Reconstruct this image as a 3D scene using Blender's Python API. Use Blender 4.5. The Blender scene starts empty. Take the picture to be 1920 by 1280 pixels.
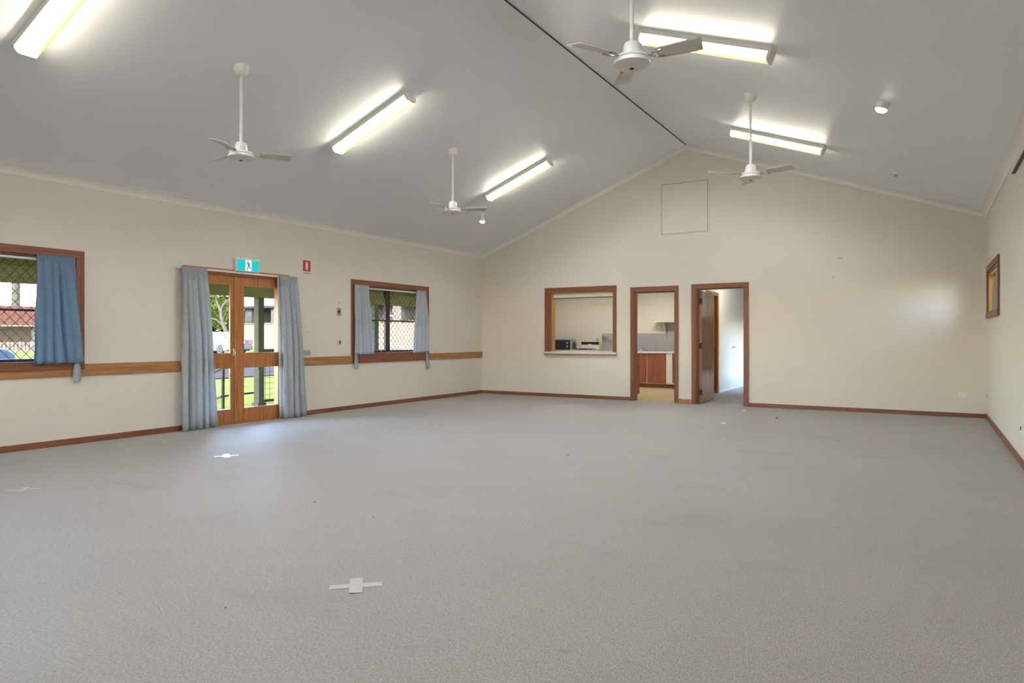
import bpy, bmesh, math, random
from mathutils import Vector, Matrix

random.seed(7)
S = bpy.context.scene
COL = S.collection
PI = math.pi

# ------------------------------------------------------------------ room dimensions (metres)
XL, XR, YB, YF = -8.078, 0.757, 12.147, -5.6      # left, right, back and front wall faces
RX, RZ = -3.67, 4.62                              # ridge
ZL, ZR = 2.927, 3.006                             # ceiling height at the side walls
SL = (RZ - ZL) / (RX - XL)
SR = (RZ - ZR) / (XR - RX)
KX0, KX1, KY0, KY1 = -8.95, -3.88, YB + 0.12, 16.15   # kitchen
HX0, HX1, HY1 = -3.80, -2.30, 19.2                    # hallway


def ceil_z(x):
    return ZL + SL * (x - XL) if x < RX else RZ - SR * (x - RX)


# ------------------------------------------------------------------ materials
def nodes_of(name):
    m = bpy.data.materials.new(name)
    m.use_nodes = True
    nt = m.node_tree
    return m, nt, nt.nodes['Principled BSDF'], nt.nodes['Material Output']


def pmat(name, col, rough=0.6, var=0.05, scale=6.0, bump=0.0, bscale=60.0, metal=0.0, stretch=(1, 1, 1), spec=0.5, emit=None, estr=0.0, trans=0.0):
    m, nt, b, out = nodes_of(name)
    N, L = nt.nodes, nt.links
    tc = N.new('ShaderNodeTexCoord')
    mp = N.new('ShaderNodeMapping')
    mp.inputs['Scale'].default_value = stretch
    L.new(tc.outputs['Object'], mp.inputs['Vector'])
    n = N.new('ShaderNodeTexNoise')
    n.inputs['Scale'].default_value = scale
    n.inputs['Detail'].default_value = 4
    L.new(mp.outputs['Vector'], n.inputs['Vector'])
    r = N.new('ShaderNodeValToRGB')
    r.color_ramp.elements[0].position = 0.3
    r.color_ramp.elements[1].position = 0.7
    r.color_ramp.elements[0].color = (*[max(0, c * (1 - var)) for c in col], 1)
    r.color_ramp.elements[1].color = (*[min(1, c * (1 + var)) for c in col], 1)
    L.new(n.outputs['Fac'], r.inputs['Fac'])
    L.new(r.outputs['Color'], b.inputs['Base Color'])
    b.inputs['Roughness'].default_value = rough
    b.inputs['Metallic'].default_value = metal
    b.inputs['Specular IOR Level'].default_value = spec
    if bump:
        n2 = N.new('ShaderNodeTexNoise')
        n2.inputs['Scale'].default_value = bscale
        n2.inputs['Detail'].default_value = 3
        L.new(mp.outputs['Vector'], n2.inputs['Vector'])
        bp = N.new('ShaderNodeBump')
        bp.inputs['Strength'].default_value = bump
        bp.inputs['Distance'].default_value = 0.01
        L.new(n2.outputs['Fac'], bp.inputs['Height'])
        L.new(bp.outputs['Normal'], b.inputs['Normal'])
    if emit:
        b.inputs['Emission Color'].default_value = (*emit, 1)
        b.inputs['Emission Strength'].default_value = estr
    if trans:
        t = N.new('ShaderNodeBsdfTranslucent')
        L.new(r.outputs['Color'], t.inputs['Color'])
        mx = N.new('ShaderNodeMixShader')
        mx.inputs['Fac'].default_value = trans
        L.new(b.outputs['BSDF'], mx.inputs[1])
        L.new(t.outputs['BSDF'], mx.inputs[2])
        L.new(mx.outputs['Shader'], out.inputs['Surface'])
    return m


def wood(name, col, rough=0.4, axis=2, spec=0.4):
    st = [38, 38, 38]
    st[axis] = 2.2
    return pmat(name, col, rough, var=0.28, scale=1.0, stretch=tuple(st), spec=spec)


def glass_mat(name, tint=(1, 1, 1)):
    m, nt, b, out = nodes_of(name)
    N, L = nt.nodes, nt.links
    N.remove(b)
    t = N.new('ShaderNodeBsdfTransparent')
    t.inputs['Color'].default_value = (*tint, 1)
    g = N.new('ShaderNodeBsdfGlossy')
    g.inputs['Roughness'].default_value = 0.02
    fr = N.new('ShaderNodeFresnel')
    fr.inputs['IOR'].default_value = 1.25
    mx = N.new('ShaderNodeMixShader')
    L.new(fr.outputs['Fac'], mx.inputs['Fac'])
    L.new(t.outputs['BSDF'], mx.inputs[1])
    L.new(g.outputs['BSDF'], mx.inputs[2])
    L.new(mx.outputs['Shader'], out.inputs['Surface'])
    return m


def emis(name, col, strength, through=0.0, tint=(1, 1, 1)):
    m, nt, b, out = nodes_of(name)
    N, L = nt.nodes, nt.links
    N.remove(b)
    e = N.new('ShaderNodeEmission')
    e.inputs['Color'].default_value = (*col, 1)
    e.inputs['Strength'].default_value = strength
    if through:
        t = N.new('ShaderNodeBsdfTransparent')
        t.inputs['Color'].default_value = (*tint, 1)
        mx = N.new('ShaderNodeMixShader')
        mx.inputs['Fac'].default_value = through
        L.new(e.outputs['Emission'], mx.inputs[1])
        L.new(t.outputs['BSDF'], mx.inputs[2])
        L.new(mx.outputs['Shader'], out.inputs['Surface'])
    else:
        L.new(e.outputs['Emission'], out.inputs['Surface'])
    return m


def carpet_mat():
    m, nt, b, out = nodes_of('carpet')
    N, L = nt.nodes, nt.links
    tc = N.new('ShaderNodeTexCoord')

    def noise(scale, detail=3, stretch=(1, 1, 1), rot=0.0):
        mp = N.new('ShaderNodeMapping')
        mp.inputs['Scale'].default_value = stretch
        mp.inputs['Rotation'].default_value = (0, 0, rot)
        L.new(tc.outputs['Object'], mp.inputs['Vector'])
        n = N.new('ShaderNodeTexNoise')
        n.inputs['Scale'].default_value = scale
        n.inputs['Detail'].default_value = detail
        L.new(mp.outputs['Vector'], n.inputs['Vector'])
        return n

    def ramp(src, p0, c0, p1, c1):
        r = N.new('ShaderNodeValToRGB')
        r.color_ramp.elements[0].position = p0
        r.color_ramp.elements[0].color = (*c0, 1)
        r.color_ramp.elements[1].position = p1
        r.color_ramp.elements[1].color = (*c1, 1)
        L.new(src, r.inputs['Fac'])
        return r

    def mul(a, c, f=1.0):
        x = N.new('ShaderNodeMix')
        x.data_type = 'RGBA'
        x.blend_type = 'MULTIPLY'
        x.inputs[0].default_value = f
        L.new(a, x.inputs[6])
        L.new(c, x.inputs[7])
        return x.outputs[2]

    big = noise(0.5, 4)
    base = ramp(big.outputs['Fac'], 0.35, (0.264, 0.240, 0.218), 0.65, (0.302, 0.274, 0.248))
    # loop-pile ribs, in short slanting ticks
    wv = noise(165, 2, (1.0, 0.40, 1), math.radians(-35))
    rib = ramp(wv.outputs['Fac'], 0.34, (0.66, 0.66, 0.66), 0.60, (1.14, 1.14, 1.14))
    fine = noise(230, 2, (1, 0.55, 1), 0.5)
    fr = ramp(fine.outputs['Fac'], 0.34, (0.80, 0.80, 0.80), 0.66, (1.12, 1.12, 1.12))
    c = mul(base.outputs['Color'], rib.outputs['Color'], 0.8)
    c = mul(c, fr.outputs['Color'], 1.0)
    mid = noise(60, 3, (1, 0.6, 1), 0.75)
    c = mul(c, ramp(mid.outputs['Fac'], 0.36, (0.84, 0.84, 0.84), 0.62, (1.08, 1.08, 1.08)).outputs['Color'], 0.25)
    st = noise(1.25, 5, (1, 1.7, 1), 0.3)
    sr = ramp(st.outputs['Fac'], 0.58, (1, 1, 1), 0.74, (0.80, 0.79, 0.77))
    c = mul(c, sr.outputs['Color'], 0.7)
    sp = noise(9, 4, (1, 1, 1), 0.1)
    spr = ramp(sp.outputs['Fac'], 0.66, (1, 1, 1), 0.76, (0.70, 0.68, 0.66))
    c = mul(c, spr.outputs['Color'], 0.7)
    L.new(c, b.inputs['Base Color'])
    b.inputs['Roughness'].default_value = 0.6
    b.inputs['Specular IOR Level'].default_value = 0.45
    b.inputs['Sheen Weight'].default_value = 0.25
    bp = N.new('ShaderNodeBump')
    bp.inputs['Strength'].default_value = 0.5
    bp.inputs['Distance'].default_value = 0.006
    L.new(wv.outputs['Fac'], bp.inputs['Height'])
    bp2 = N.new('ShaderNodeBump')
    bp2.inputs['Strength'].default_value = 0.5
    bp2.inputs['Distance'].default_value = 0.005
    L.new(fine.outputs['Fac'], bp2.inputs['Height'])
    L.new(bp.outputs['Normal'], bp2.inputs['Normal'])
    L.new(bp2.outputs['Normal'], b.inputs['Normal'])
    return m


def tile_mat(name, col, grout, w=0.15, h=0.15, swap=False):
    m, nt, b, out = nodes_of(name)
    N, L = nt.nodes, nt.links
    tc = N.new('ShaderNodeTexCoord')
    sx = N.new('ShaderNodeSeparateXYZ')
    cx = N.new('ShaderNodeCombineXYZ')
    L.new(tc.outputs['Object'], sx.inputs[0])
    L.new(sx.outputs['Y' if swap else 'X'], cx.inputs['X'])
    L.new(sx.outputs['Z'], cx.inputs['Y'])
    t = N.new('ShaderNodeTexBrick')
    t.offset = 0
    t.inputs['Scale'].default_value = 1
    t.inputs['Brick Width'].default_value = w
    t.inputs['Row Height'].default_value = h
    t.inputs['Mortar Size'].default_value = 0.003
    t.inputs['Color1'].default_value = (*col, 1)
    t.inputs['Color2'].default_value = (*[c * 1.03 for c in col], 1)
    t.inputs['Mortar'].default_value = (*grout, 1)
    L.new(cx.outputs[0], t.inputs['Vector'])
    L.new(t.outputs['Color'], b.inputs['Base Color'])
    b.inputs['Roughness'].default_value = 0.3
    return m


def roof_mat(name, col):
    m, nt, b, out = nodes_of(name)
    N, L = nt.nodes, nt.links
    tc = N.new('ShaderNodeTexCoord')
    t = N.new('ShaderNodeTexBrick')
    t.inputs['Scale'].default_value = 1
    t.inputs['Brick Width'].default_value = 0.5
    t.inputs['Row Height'].default_value = 0.45
    t.inputs['Mortar Size'].default_value = 0.04
    t.inputs['Color1'].default_value = (*col, 1)
    t.inputs['Color2'].default_value = (*[c * 0.8 for c in col], 1)
    t.inputs['Mortar'].default_value = (*[c * 0.45 for c in col], 1)
    mp = N.new('ShaderNodeMapping')
    mp.inputs['Rotation'].default_value = (0, 0, PI / 2)
    L.new(tc.outputs['Object'], mp.inputs['Vector'])
    L.new(mp.outputs['Vector'], t.inputs['Vector'])
    L.new(t.outputs['Color'], b.inputs['Base Color'])
    b.inputs['Roughness'].default_value = 0.8
    return m


M = dict(
    wall=pmat('cream_wall_paint', (0.70, 0.662, 0.572), 0.75, 0.015, 1.5, 0.05, 90, spec=0.25),
    ceiling=pmat('ceiling_paint', (0.885, 0.915, 0.975), 0.38, 0.01, 1.0, 0.02, 60, spec=0.3),
    cornice=pmat('cornice_paint', (0.82, 0.80, 0.77), 0.5, 0.01, 2.0),
    carpet=carpet_mat(),
    vinyl=pmat('kitchen_vinyl', (0.52, 0.45, 0.24), 0.3, 0.08, 5.0),
    trim=wood('red_brown_timber', (0.205, 0.075, 0.040), 0.38, 2),
    trimh=wood('red_brown_timber_level', (0.205, 0.075, 0.040), 0.38, 1),
    trimx=wood('red_brown_timber_across', (0.205, 0.075, 0.040), 0.38, 0),
    rail=wood('orange_brown_timber', (0.36, 0.17, 0.065), 0.45, 1),
    doorw=wood('varnished_door_timber', (0.40, 0.155, 0.050), 0.35, 2),
    doorwh=wood('varnished_door_timber_level', (0.40, 0.155, 0.050), 0.35, 1),
    leaf=pmat('veneered_door_leaf', (0.46, 0.25, 0.15), 0.2, 0.08, 1.0, stretch=(20, 20, 1.5), spec=0.8),
    jamb=wood('gold_brown_jamb', (0.42, 0.22, 0.06), 0.4, 2),
    alum=pmat('dark_window_frame', (0.030, 0.020, 0.018), 0.4, 0.1),
    grille=pmat('black_security_mesh', (0.025, 0.022, 0.020), 0.5, 0.1),
    glass=glass_mat('clear_glass'),
    hallglass=glass_mat('dark_tinted_glass', (0.54, 0.54, 0.55)),
    obscure=glass_mat('tinted_glass', (0.63, 0.64, 0.66)),
    white=pmat('white_enamel', (0.80, 0.79, 0.76), 0.28, 0.01),
    whiteb=pmat('white_plastic', (0.78, 0.76, 0.72), 0.4, 0.02),
    fanblade=pmat('fan_blade_white', (0.70, 0.69, 0.66), 0.3, 0.02),
    bracket=pmat('tarnished_bracket', (0.42, 0.41, 0.38), 0.35, 0.1, metal=0.6),
    dark=pmat('dark_recess', (0.03, 0.03, 0.03), 0.6, 0.05),
    gap=pmat('painted_gap_shadow', (0.10, 0.09, 0.075), 0.8, 0.1),  # dark tone painted in for shadow lines
    tube=emis('lit_fluorescent_tube', (1.0, 0.985, 0.985), 245.0),
    diffuser=emis('clear_acrylic_diffuser', (1.0, 0.95, 0.80), 1.0, 0.75),
    diffside=emis('aged_acrylic_side', (1.0, 0.90, 0.55), 1.6, 0.155, (1.0, 0.93, 0.70)),
    diffedge=emis('aged_acrylic_edge', (1.0, 0.84, 0.36), 1.05, 0.12),
    lampglow=emis('lit_lamp_lens', (1.0, 0.90, 0.72), 7.0),
    ctblue=pmat('blue_curtain_cloth', (0.197, 0.3063, 0.4332), 0.9, 0.05, 20, 0.1, 300, trans=0.25, spec=0.1),
    ctgrey=pmat('grey_blue_curtain_cloth', (0.4995, 0.54, 0.5805), 0.9, 0.05, 20, 0.1, 300, trans=0.3, spec=0.1),
    ctdark=pmat('heavy_grey_curtain_cloth', (0.34, 0.34, 0.335), 0.9, 0.05, 20, 0.1, 300, spec=0.1),
    lining=pmat('pale_curtain_lining', (0.72, 0.72, 0.72), 0.9, 0.03, 20, trans=0.4, spec=0.1),
    exitgreen=emis('lit_green_sign_face', (0.02, 0.62, 0.60), 0.85),
    exitwhite=emis('lit_white_sign_face', (0.85, 0.97, 1.0), 0.95),
    figure=pmat('dark_green_print', (0.02, 0.10, 0.10), 0.5),
    red=pmat('red_sign_plate', (0.46, 0.030, 0.045), 0.5, 0.03),
    signwhite=pmat('white_print', (0.72, 0.70, 0.64), 0.5, 0.02),
    plate=pmat('ivory_plate', (0.70, 0.66, 0.58), 0.45, 0.02),
    patch=pmat('grey_green_paint_patch', (0.36, 0.36, 0.30), 0.8, 0.05, 12),
    tape=pmat('pale_masking_tape', (0.4356, 0.4323, 0.4257), 0.5, 0.04, 14),
    tapeb=pmat('white_specks_skylit_tape', (0.93, 0.94, 0.96), 0.45, 0.02),  # sky glare put into the door cross colour; also plain white specks
    lint=pmat('dark_lint', (0.035, 0.03, 0.025), 0.9),
    melamine=wood('red_brown_laminate', (0.27, 0.085, 0.050), 0.45, 2),
    cabwhite=pmat('white_laminate', (0.76, 0.74, 0.68), 0.4, 0.02),
    cabin=pmat('beige_shelf_lining', (0.52, 0.42, 0.24), 0.6, 0.05),
    bench=pmat('pale_laminate_top', (0.66, 0.63, 0.57), 0.3, 0.03),
    edge=wood('worn_bench_edge', (0.33, 0.20, 0.13), 0.45, 0),
    tiles=tile_mat('grey_wall_tile', (0.36, 0.36, 0.36), (0.42, 0.42, 0.41)),
    chrome=pmat('chrome', (0.85, 0.85, 0.86), 0.12, 0.02, metal=1.0),
    steel=pmat('brushed_steel', (0.66, 0.66, 0.66), 0.25, 0.04, metal=1.0, stretch=(2, 60, 2)),
    brass=pmat('dull_nickel', (0.34, 0.31, 0.28), 0.25, 0.05, metal=1.0),
    hinge=pmat('dark_hinge_metal', (0.06, 0.05, 0.045), 0.5, 0.05, metal=0.4),
    blackgl=pmat('black_glass', (0.012, 0.012, 0.013), 0.12, 0.02),
    enamel=pmat('cream_enamel', (0.66, 0.64, 0.52), 0.3, 0.02),
    iron=pmat('cast_iron', (0.03, 0.03, 0.03), 0.6, 0.1),
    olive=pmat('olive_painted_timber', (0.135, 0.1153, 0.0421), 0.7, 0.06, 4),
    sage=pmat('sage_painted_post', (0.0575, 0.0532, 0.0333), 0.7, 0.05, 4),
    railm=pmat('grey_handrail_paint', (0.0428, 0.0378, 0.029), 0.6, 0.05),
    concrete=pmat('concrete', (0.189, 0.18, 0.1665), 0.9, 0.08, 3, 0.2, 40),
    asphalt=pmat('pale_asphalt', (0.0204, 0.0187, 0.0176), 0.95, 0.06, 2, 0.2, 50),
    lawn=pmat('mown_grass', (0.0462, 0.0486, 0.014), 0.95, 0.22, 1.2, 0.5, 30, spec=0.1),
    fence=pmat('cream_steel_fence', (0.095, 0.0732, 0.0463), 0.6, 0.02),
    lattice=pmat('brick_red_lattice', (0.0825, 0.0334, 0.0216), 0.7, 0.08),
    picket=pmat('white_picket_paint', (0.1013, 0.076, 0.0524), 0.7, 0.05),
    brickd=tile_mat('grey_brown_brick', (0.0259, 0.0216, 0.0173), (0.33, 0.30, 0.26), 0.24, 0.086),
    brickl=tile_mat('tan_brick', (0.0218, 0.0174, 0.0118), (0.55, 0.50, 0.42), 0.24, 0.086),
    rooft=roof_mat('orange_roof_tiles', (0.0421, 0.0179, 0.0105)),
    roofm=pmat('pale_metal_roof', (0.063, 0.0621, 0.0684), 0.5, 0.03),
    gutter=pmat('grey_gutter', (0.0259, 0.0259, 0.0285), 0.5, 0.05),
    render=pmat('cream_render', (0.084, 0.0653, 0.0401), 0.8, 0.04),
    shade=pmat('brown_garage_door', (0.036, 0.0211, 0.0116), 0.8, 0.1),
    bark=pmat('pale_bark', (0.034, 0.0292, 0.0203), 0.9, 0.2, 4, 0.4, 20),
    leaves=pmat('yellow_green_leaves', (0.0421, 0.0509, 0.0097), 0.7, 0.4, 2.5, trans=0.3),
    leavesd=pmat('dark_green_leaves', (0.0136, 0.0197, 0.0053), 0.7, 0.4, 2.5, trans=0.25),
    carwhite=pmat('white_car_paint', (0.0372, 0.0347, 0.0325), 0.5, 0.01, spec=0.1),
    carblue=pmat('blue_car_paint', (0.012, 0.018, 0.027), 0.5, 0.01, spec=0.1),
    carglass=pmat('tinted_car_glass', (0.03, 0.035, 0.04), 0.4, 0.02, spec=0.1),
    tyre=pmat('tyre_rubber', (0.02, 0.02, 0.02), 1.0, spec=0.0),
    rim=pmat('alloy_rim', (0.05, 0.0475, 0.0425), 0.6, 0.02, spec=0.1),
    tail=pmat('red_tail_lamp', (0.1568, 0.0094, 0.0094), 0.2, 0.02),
    bumper=pmat('grey_bumper', (0.34, 0.34, 0.33), 0.4, 0.02),
)

bs = M['leaf'].node_tree.nodes['Principled BSDF']
bs.inputs['Coat Weight'].default_value = 1.0
bs.inputs['Coat Roughness'].default_value = 0.12
# weathered outdoor surfaces have no sheen
for k in ('olive', 'sage', 'railm', 'concrete', 'asphalt', 'lawn', 'fence', 'lattice', 'picket', 'brickd', 'brickl', 'rooft', 'roofm', 'gutter', 'render', 'shade', 'bark', 'leaves', 'leavesd', 'bumper'):
    bs = M[k].node_tree.nodes['Principled BSDF']
    bs.inputs['Specular IOR Level'].default_value = 0.0
    bs.inputs['Roughness'].default_value = 1.0


# ------------------------------------------------------------------ mesh builder
class MB:
    def __init__(self):
        self.bm = bmesh.new()

    def hexa(self, c):
        v = [self.bm.verts.new(p) for p in c]
        for f in ((0, 3, 2, 1), (4, 5, 6, 7), (0, 1, 5, 4), (1, 2, 6, 5), (2, 3, 7, 6), (3, 0, 4, 7)):
            self.bm.faces.new([v[i] for i in f])
        return self

    def box(self, x0, x1, y0, y1, z0, z1):
        return self.hexa([(x0, y0, z0), (x1, y0, z0), (x1, y1, z0), (x0, y1, z0), (x0, y0, z1), (x1, y0, z1), (x1, y1, z1), (x0, y1, z1)])

    def pbox(self, P, u0, u1, v0, v1, w0, w1):
        return self.hexa([P(u0, v0, w0), P(u1, v0, w0), P(u1, v1, w0), P(u0, v1, w0), P(u0, v0, w1), P(u1, v0, w1), P(u1, v1, w1), P(u0, v1, w1)])

    def prism(self, pts, off):
        off = Vector(off)
        a = [self.bm.verts.new(p) for p in pts]
        b = [self.bm.verts.new(Vector(p) + off) for p in pts]
        n = len(pts)
        self.bm.faces.new(a[::-1])
        self.bm.faces.new(b)
        for i in range(n):
            self.bm.faces.new((a[i], a[(i + 1) % n], b[(i + 1) % n], b[i]))
        return self

    def face(self, pts):
        self.bm.faces.new([self.bm.verts.new(p) for p in pts])
        return self

    def bar(self, p, q, w, h, up=(0, 0, 1)):
        p, q = Vector(p), Vector(q)
        d = (q - p).normalized()
        s = d.cross(Vector(up))
        if s.length < 1e-4:
            s = d.cross(Vector((1, 0, 0)))
        s = s.normalized() * (w / 2)
        t = s.cross(d).normalized() * (h / 2)
        return self.hexa([p - s - t, p + s - t, p + s + t, p - s + t, q - s - t, q + s - t, q + s + t, q - s + t])

    def tube(self, path, r, seg=10, cap=True):
        path = [Vector(p) for p in path]
        rs = r if isinstance(r, (list, tuple)) else [r] * len(path)
        rings = []
        ref = None
        for i, p in enumerate(path):
            d = (path[min(i + 1, len(path) - 1)] - path[max(i - 1, 0)]).normalized()
            if ref is None:
                ref = d.orthogonal().normalized()
            ref = (ref - d * ref.dot(d)).normalized()
            s = d.cross(ref)
            rings.append([self.bm.verts.new(p + (ref * math.cos(2 * PI * k / seg) + s * math.sin(2 * PI * k / seg)) * rs[i]) for k in range(seg)])
        for a, b in zip(rings, rings[1:]):
            for k in range(seg):
                self.bm.faces.new((a[k], a[(k + 1) % seg], b[(k + 1) % seg], b[k]))
        if cap:
            self.bm.faces.new(rings[0][::-1])
            self.bm.faces.new(rings[-1])
        return self

    def lathe(self, c, prof, seg=32, axis=(0, 0, 1)):
        c = Vector(c)
        R = Vector((0, 0, 1)).rotation_difference(Vector(axis)).to_matrix()
        rings = []
        for r, z in prof:
            if r < 1e-5:
                rings.append([self.bm.verts.new(c + R @ Vector((0, 0, z)))])
            else:
                rings.append([self.bm.verts.new(c + R @ Vector((r * math.cos(2 * PI * k / seg), r * math.sin(2 * PI * k / seg), z))) for k in range(seg)])
        for a, b in zip(rings, rings[1:]):
            for k in range(seg):
                k2 = (k + 1) % seg
                q = [a[k % len(a)], a[k2 % len(a)], b[k2 % len(b)], b[k % len(b)]]
                u = []
                for v in q:
                    if v not in u:
                        u.append(v)
                if len(u) > 2:
                    self.bm.faces.new(u)
        return self

    def grid(self, rows):
        vs = [[self.bm.verts.new(p) for p in r] for r in rows]
        for a, b in zip(vs, vs[1:]):
            for k in range(len(a) - 1):
                self.bm.faces.new((a[k], a[k + 1], b[k + 1], b[k]))
        return self


ORG = {}


def link(o):
    COL.objects.link(o)
    return o


def empty(name, loc, rot=(0, 0, 0)):
    o = link(bpy.data.objects.new(name, None))
    o.location = loc
    o.rotation_euler = rot
    o.empty_display_size = 0.1
    ORG[o] = Vector(loc)
    return o


def tag(o, label=None, cat=None, group=None, kind=None):
    for k, v in (('label', label), ('category', cat), ('group', group), ('kind', kind)):
        if v:
            o[k] = v
    return o


def thing(name, label, cat, loc, group=None, rot=(0, 0, 0)):
    return tag(empty(name, loc, rot), label, cat, group)


def build(name, mb, mat, parent=None, smooth=False, bevel=0.0, solid=0.0, world=True, loc=None, norm=True):
    """One mesh object. With world=True the vertices are given in world space and shifted to the parent's (or loc's) origin."""
    bm = mb.bm
    org = Vector((0, 0, 0))
    if world:
        if parent is not None:
            org = ORG[parent]
        elif loc is not None:
            org = Vector(loc)
        if org.length:
            bmesh.ops.translate(bm, verts=bm.verts, vec=-org)
    if norm:
        bmesh.ops.recalc_face_normals(bm, faces=bm.faces)
    me = bpy.data.meshes.new(name)
    bm.to_mesh(me)
    bm.free()
    if smooth:
        for p in me.polygons:
            p.use_smooth = True
    for m in (mat if isinstance(mat, list) else [mat]):
        me.materials.append(m)
    o = link(bpy.data.objects.new(name, me))
    if parent is not None:
        o.parent = parent
        ORG[o] = ORG[parent]
    else:
        o.location = loc or (0, 0, 0)
        ORG[o] = Vector(o.location)
    if solid:
        md = o.modifiers.new('thickness', 'SOLIDIFY')
        md.thickness = solid
        md.offset = 0
    if bevel:
        md = o.modifiers.new('soft_edges', 'BEVEL')
        md.width = bevel
        md.segments = 2
        md.limit_method = 'ANGLE'
    if smooth:
        me.set_sharp_from_angle(angle=math.radians(40))
    return o


def struct(name, mb, mat, parent=None, **k):
    o = build(name, mb, mat, parent, **k)
    o['kind'] = 'structure'
    return o


def copy_thing(root, loc=None, rot=None, label=None):
    r = root.copy()
    COL.objects.link(r)
    ORG[r] = Vector(loc if loc is not None else root.location)
    if loc is not None:
        r.location = loc
    if rot is not None:
        r.rotation_euler = rot
    if label:
        r['label'] = label
    for ch in list(root.children):
        c = ch.copy()
        COL.objects.link(c)
        c.parent = r
        for g in list(ch.children):
            d = g.copy()
            COL.objects.link(d)
            d.parent = c
    return r


# wall-face frames: u along the wall, v up, w out of the wall into the room
PL = lambda u, v, w: (XL + w, u, v)
PR = lambda u, v, w: (XR - w, u, v)
PB = lambda u, v, w: (u, YB - w, v)


def wall_mesh(P, us, ztop, holes, thick, z0=0.0):
    """A wall with rectangular openings and a top edge that may slope between the given u stations."""
    mb = MB()
    bm = mb.bm
    ucuts = sorted(set([round(u, 4) for u in us] + [round(h[i], 4) for h in holes for i in (0, 1)]))
    for ua, ub in zip(ucuts, ucuts[1:]):
        um = (ua + ub) / 2
        hs = sorted([h for h in holes if h[0] <= um <= h[1]], key=lambda h: h[2])
        spans, z = [], z0
        for h in hs:
            if h[2] > z + 1e-4:
                spans.append((z, h[2]))
            z = h[3]
        spans.append((z, None))
        for a, b in spans:
            ta = ztop(ua) if b is None else b
            tb = ztop(ub) if b is None else b
            mb.hexa([P(ua, a, 0), P(ub, a, 0), P(ub, tb, 0), P(ua, ta, 0), P(ua, a, -thick), P(ub, a, -thick), P(ub, tb, -thick), P(ua, ta, -thick)])
    bmesh.ops.remove_doubles(bm, verts=bm.verts, dist=1e-4)
    # drop the faces shared by neighbouring cells
    seen = {}
    for f in list(bm.faces):
        seen.setdefault(frozenset(v.index for v in f.verts) if False else tuple(sorted(tuple(round(c, 4) for c in v.co) for v in f.verts)), []).append(f)
    kill = [f for fs in seen.values() if len(fs) > 1 for f in fs]
    bmesh.ops.delete(bm, geom=kill, context='FACES')
    return mb


# ------------------------------------------------------------------ shell
# openings (u0, u1, z0, z1)
W1 = (2.15, 4.012, 0.905, 2.055)
W2 = (8.36, 10.222, 0.905, 2.050)
D1 = (5.33, 6.92, 0.0, 2.055)
W3 = (10.16, 11.82, 1.53, 2.11)
HATCH = (-6.41, -5.085, 0.842, 2.075)
D2 = (-4.668, -3.885, 0.0, 2.022)
D3 = (-3.5, -2.67, 0.0, 2.045)

mb = MB()
mb.box(XL - 0.25, XR + 0.25, YF - 0.2, YB + 0.02, -0.12, 0.0)
mb.box(HX0 - 0.2, HX1 + 0.25, YB + 0.02, HY1 + 0.1, -0.12, 0.0)
struct('floor', mb, M['carpet'])
mb = MB()
mb.box(KX0 - 0.1, HX0 - 0.2, YB + 0.02, KY1 + 0.1, -0.12, -0.002)
mb.box(D2[0], HX0 - 0.2, YB + 0.02, YB + 0.13, -0.1, 0.003)
struct('floor_kitchen', mb, M['vinyl'])

struct('wall_left', wall_mesh(PL, [YF - 0.2, YB + 0.12], lambda u: ZL + 0.03, [W1, W2, D1], 0.22, -0.1), M['wall'])
W5 = (2.2, 4.2, 0.9, 2.1)
struct('wall_right', wall_mesh(PR, [YF - 0.2, YB + 0.12], lambda u: ZR + 0.03, [W3], 0.22, -0.1), M['wall'])
struct('wall_back', wall_mesh(PB, [XL, RX, XR], lambda u: ceil_z(u) + 0.03, [HATCH, D2, D3], 0.12), M['wall'])
PF = lambda u, v, w: (u, YF + w, v)
W6 = (-5.6, -4.0, 0.85, 2.15)
struct('wall_front', wall_mesh(PF, [XL, RX, XR], lambda u: ceil_z(u) + 0.03, [W6], 0.2), M['wall'])

mb = MB()
t = 0.12
for xa, xb in ((XL - 0.25, RX), (RX, XR + 0.25)):
    za = ZL + SL * (xa - XL) if xa < RX else ceil_z(xa)
    zb = RZ if xb == RX else RZ - SR * (xb - RX)
    mb.prism([(xa, YF - 0.2, za), (xb, YF - 0.2, zb), (xb, YF - 0.2, zb + t), (xa, YF - 0.2, za + t)], (0, YB + 0.1 - YF + 0.2, 0))
struct('ceiling', mb, M['ceiling'])


# cornices: coved section swept along the wall tops
def cove(depth, height, n=6):
    return [(0, -height)] + [(depth * (1 - math.cos(PI / 2 * k / n)) + 0.006, -height * (1 - math.sin(PI / 2 * k / n)) - 0.004) for k in range(n + 1)] + [(depth + 0.006, 0.02), (0, 0.02)]


def cove_run(name, P0, P1, into, height, depth=0.085):
    """P0, P1 wall/ceiling line ends; into = unit vector into the room along the ceiling."""
    mb = MB()
    pr = cove(depth, height)
    a, b, i = Vector(P0), Vector(P1), Vector(into)
    mb.prism([a + i * d + Vector((0, 0, h)) for d, h in pr], b - a)
    return struct(name, mb, M['cornice'], smooth=True)


cove_run('trim_cornice_left', (XL, YF, ZL), (XL, YB, ZL), (1, 0, SL), 0.065)
cove_run('trim_cornice_right', (XR, YF, ZR), (XR, YB, ZR), (-1, 0, SR), 0.065)
cove_run('trim_cornice_back', (XL, YB, ZL), (RX, YB, RZ), (0, -1, 0), 0.072)
cove_run('trim_cornice_gable', (RX, YB, RZ), (XR, YB, ZR), (0, -1, 0), 0.072)

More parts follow.
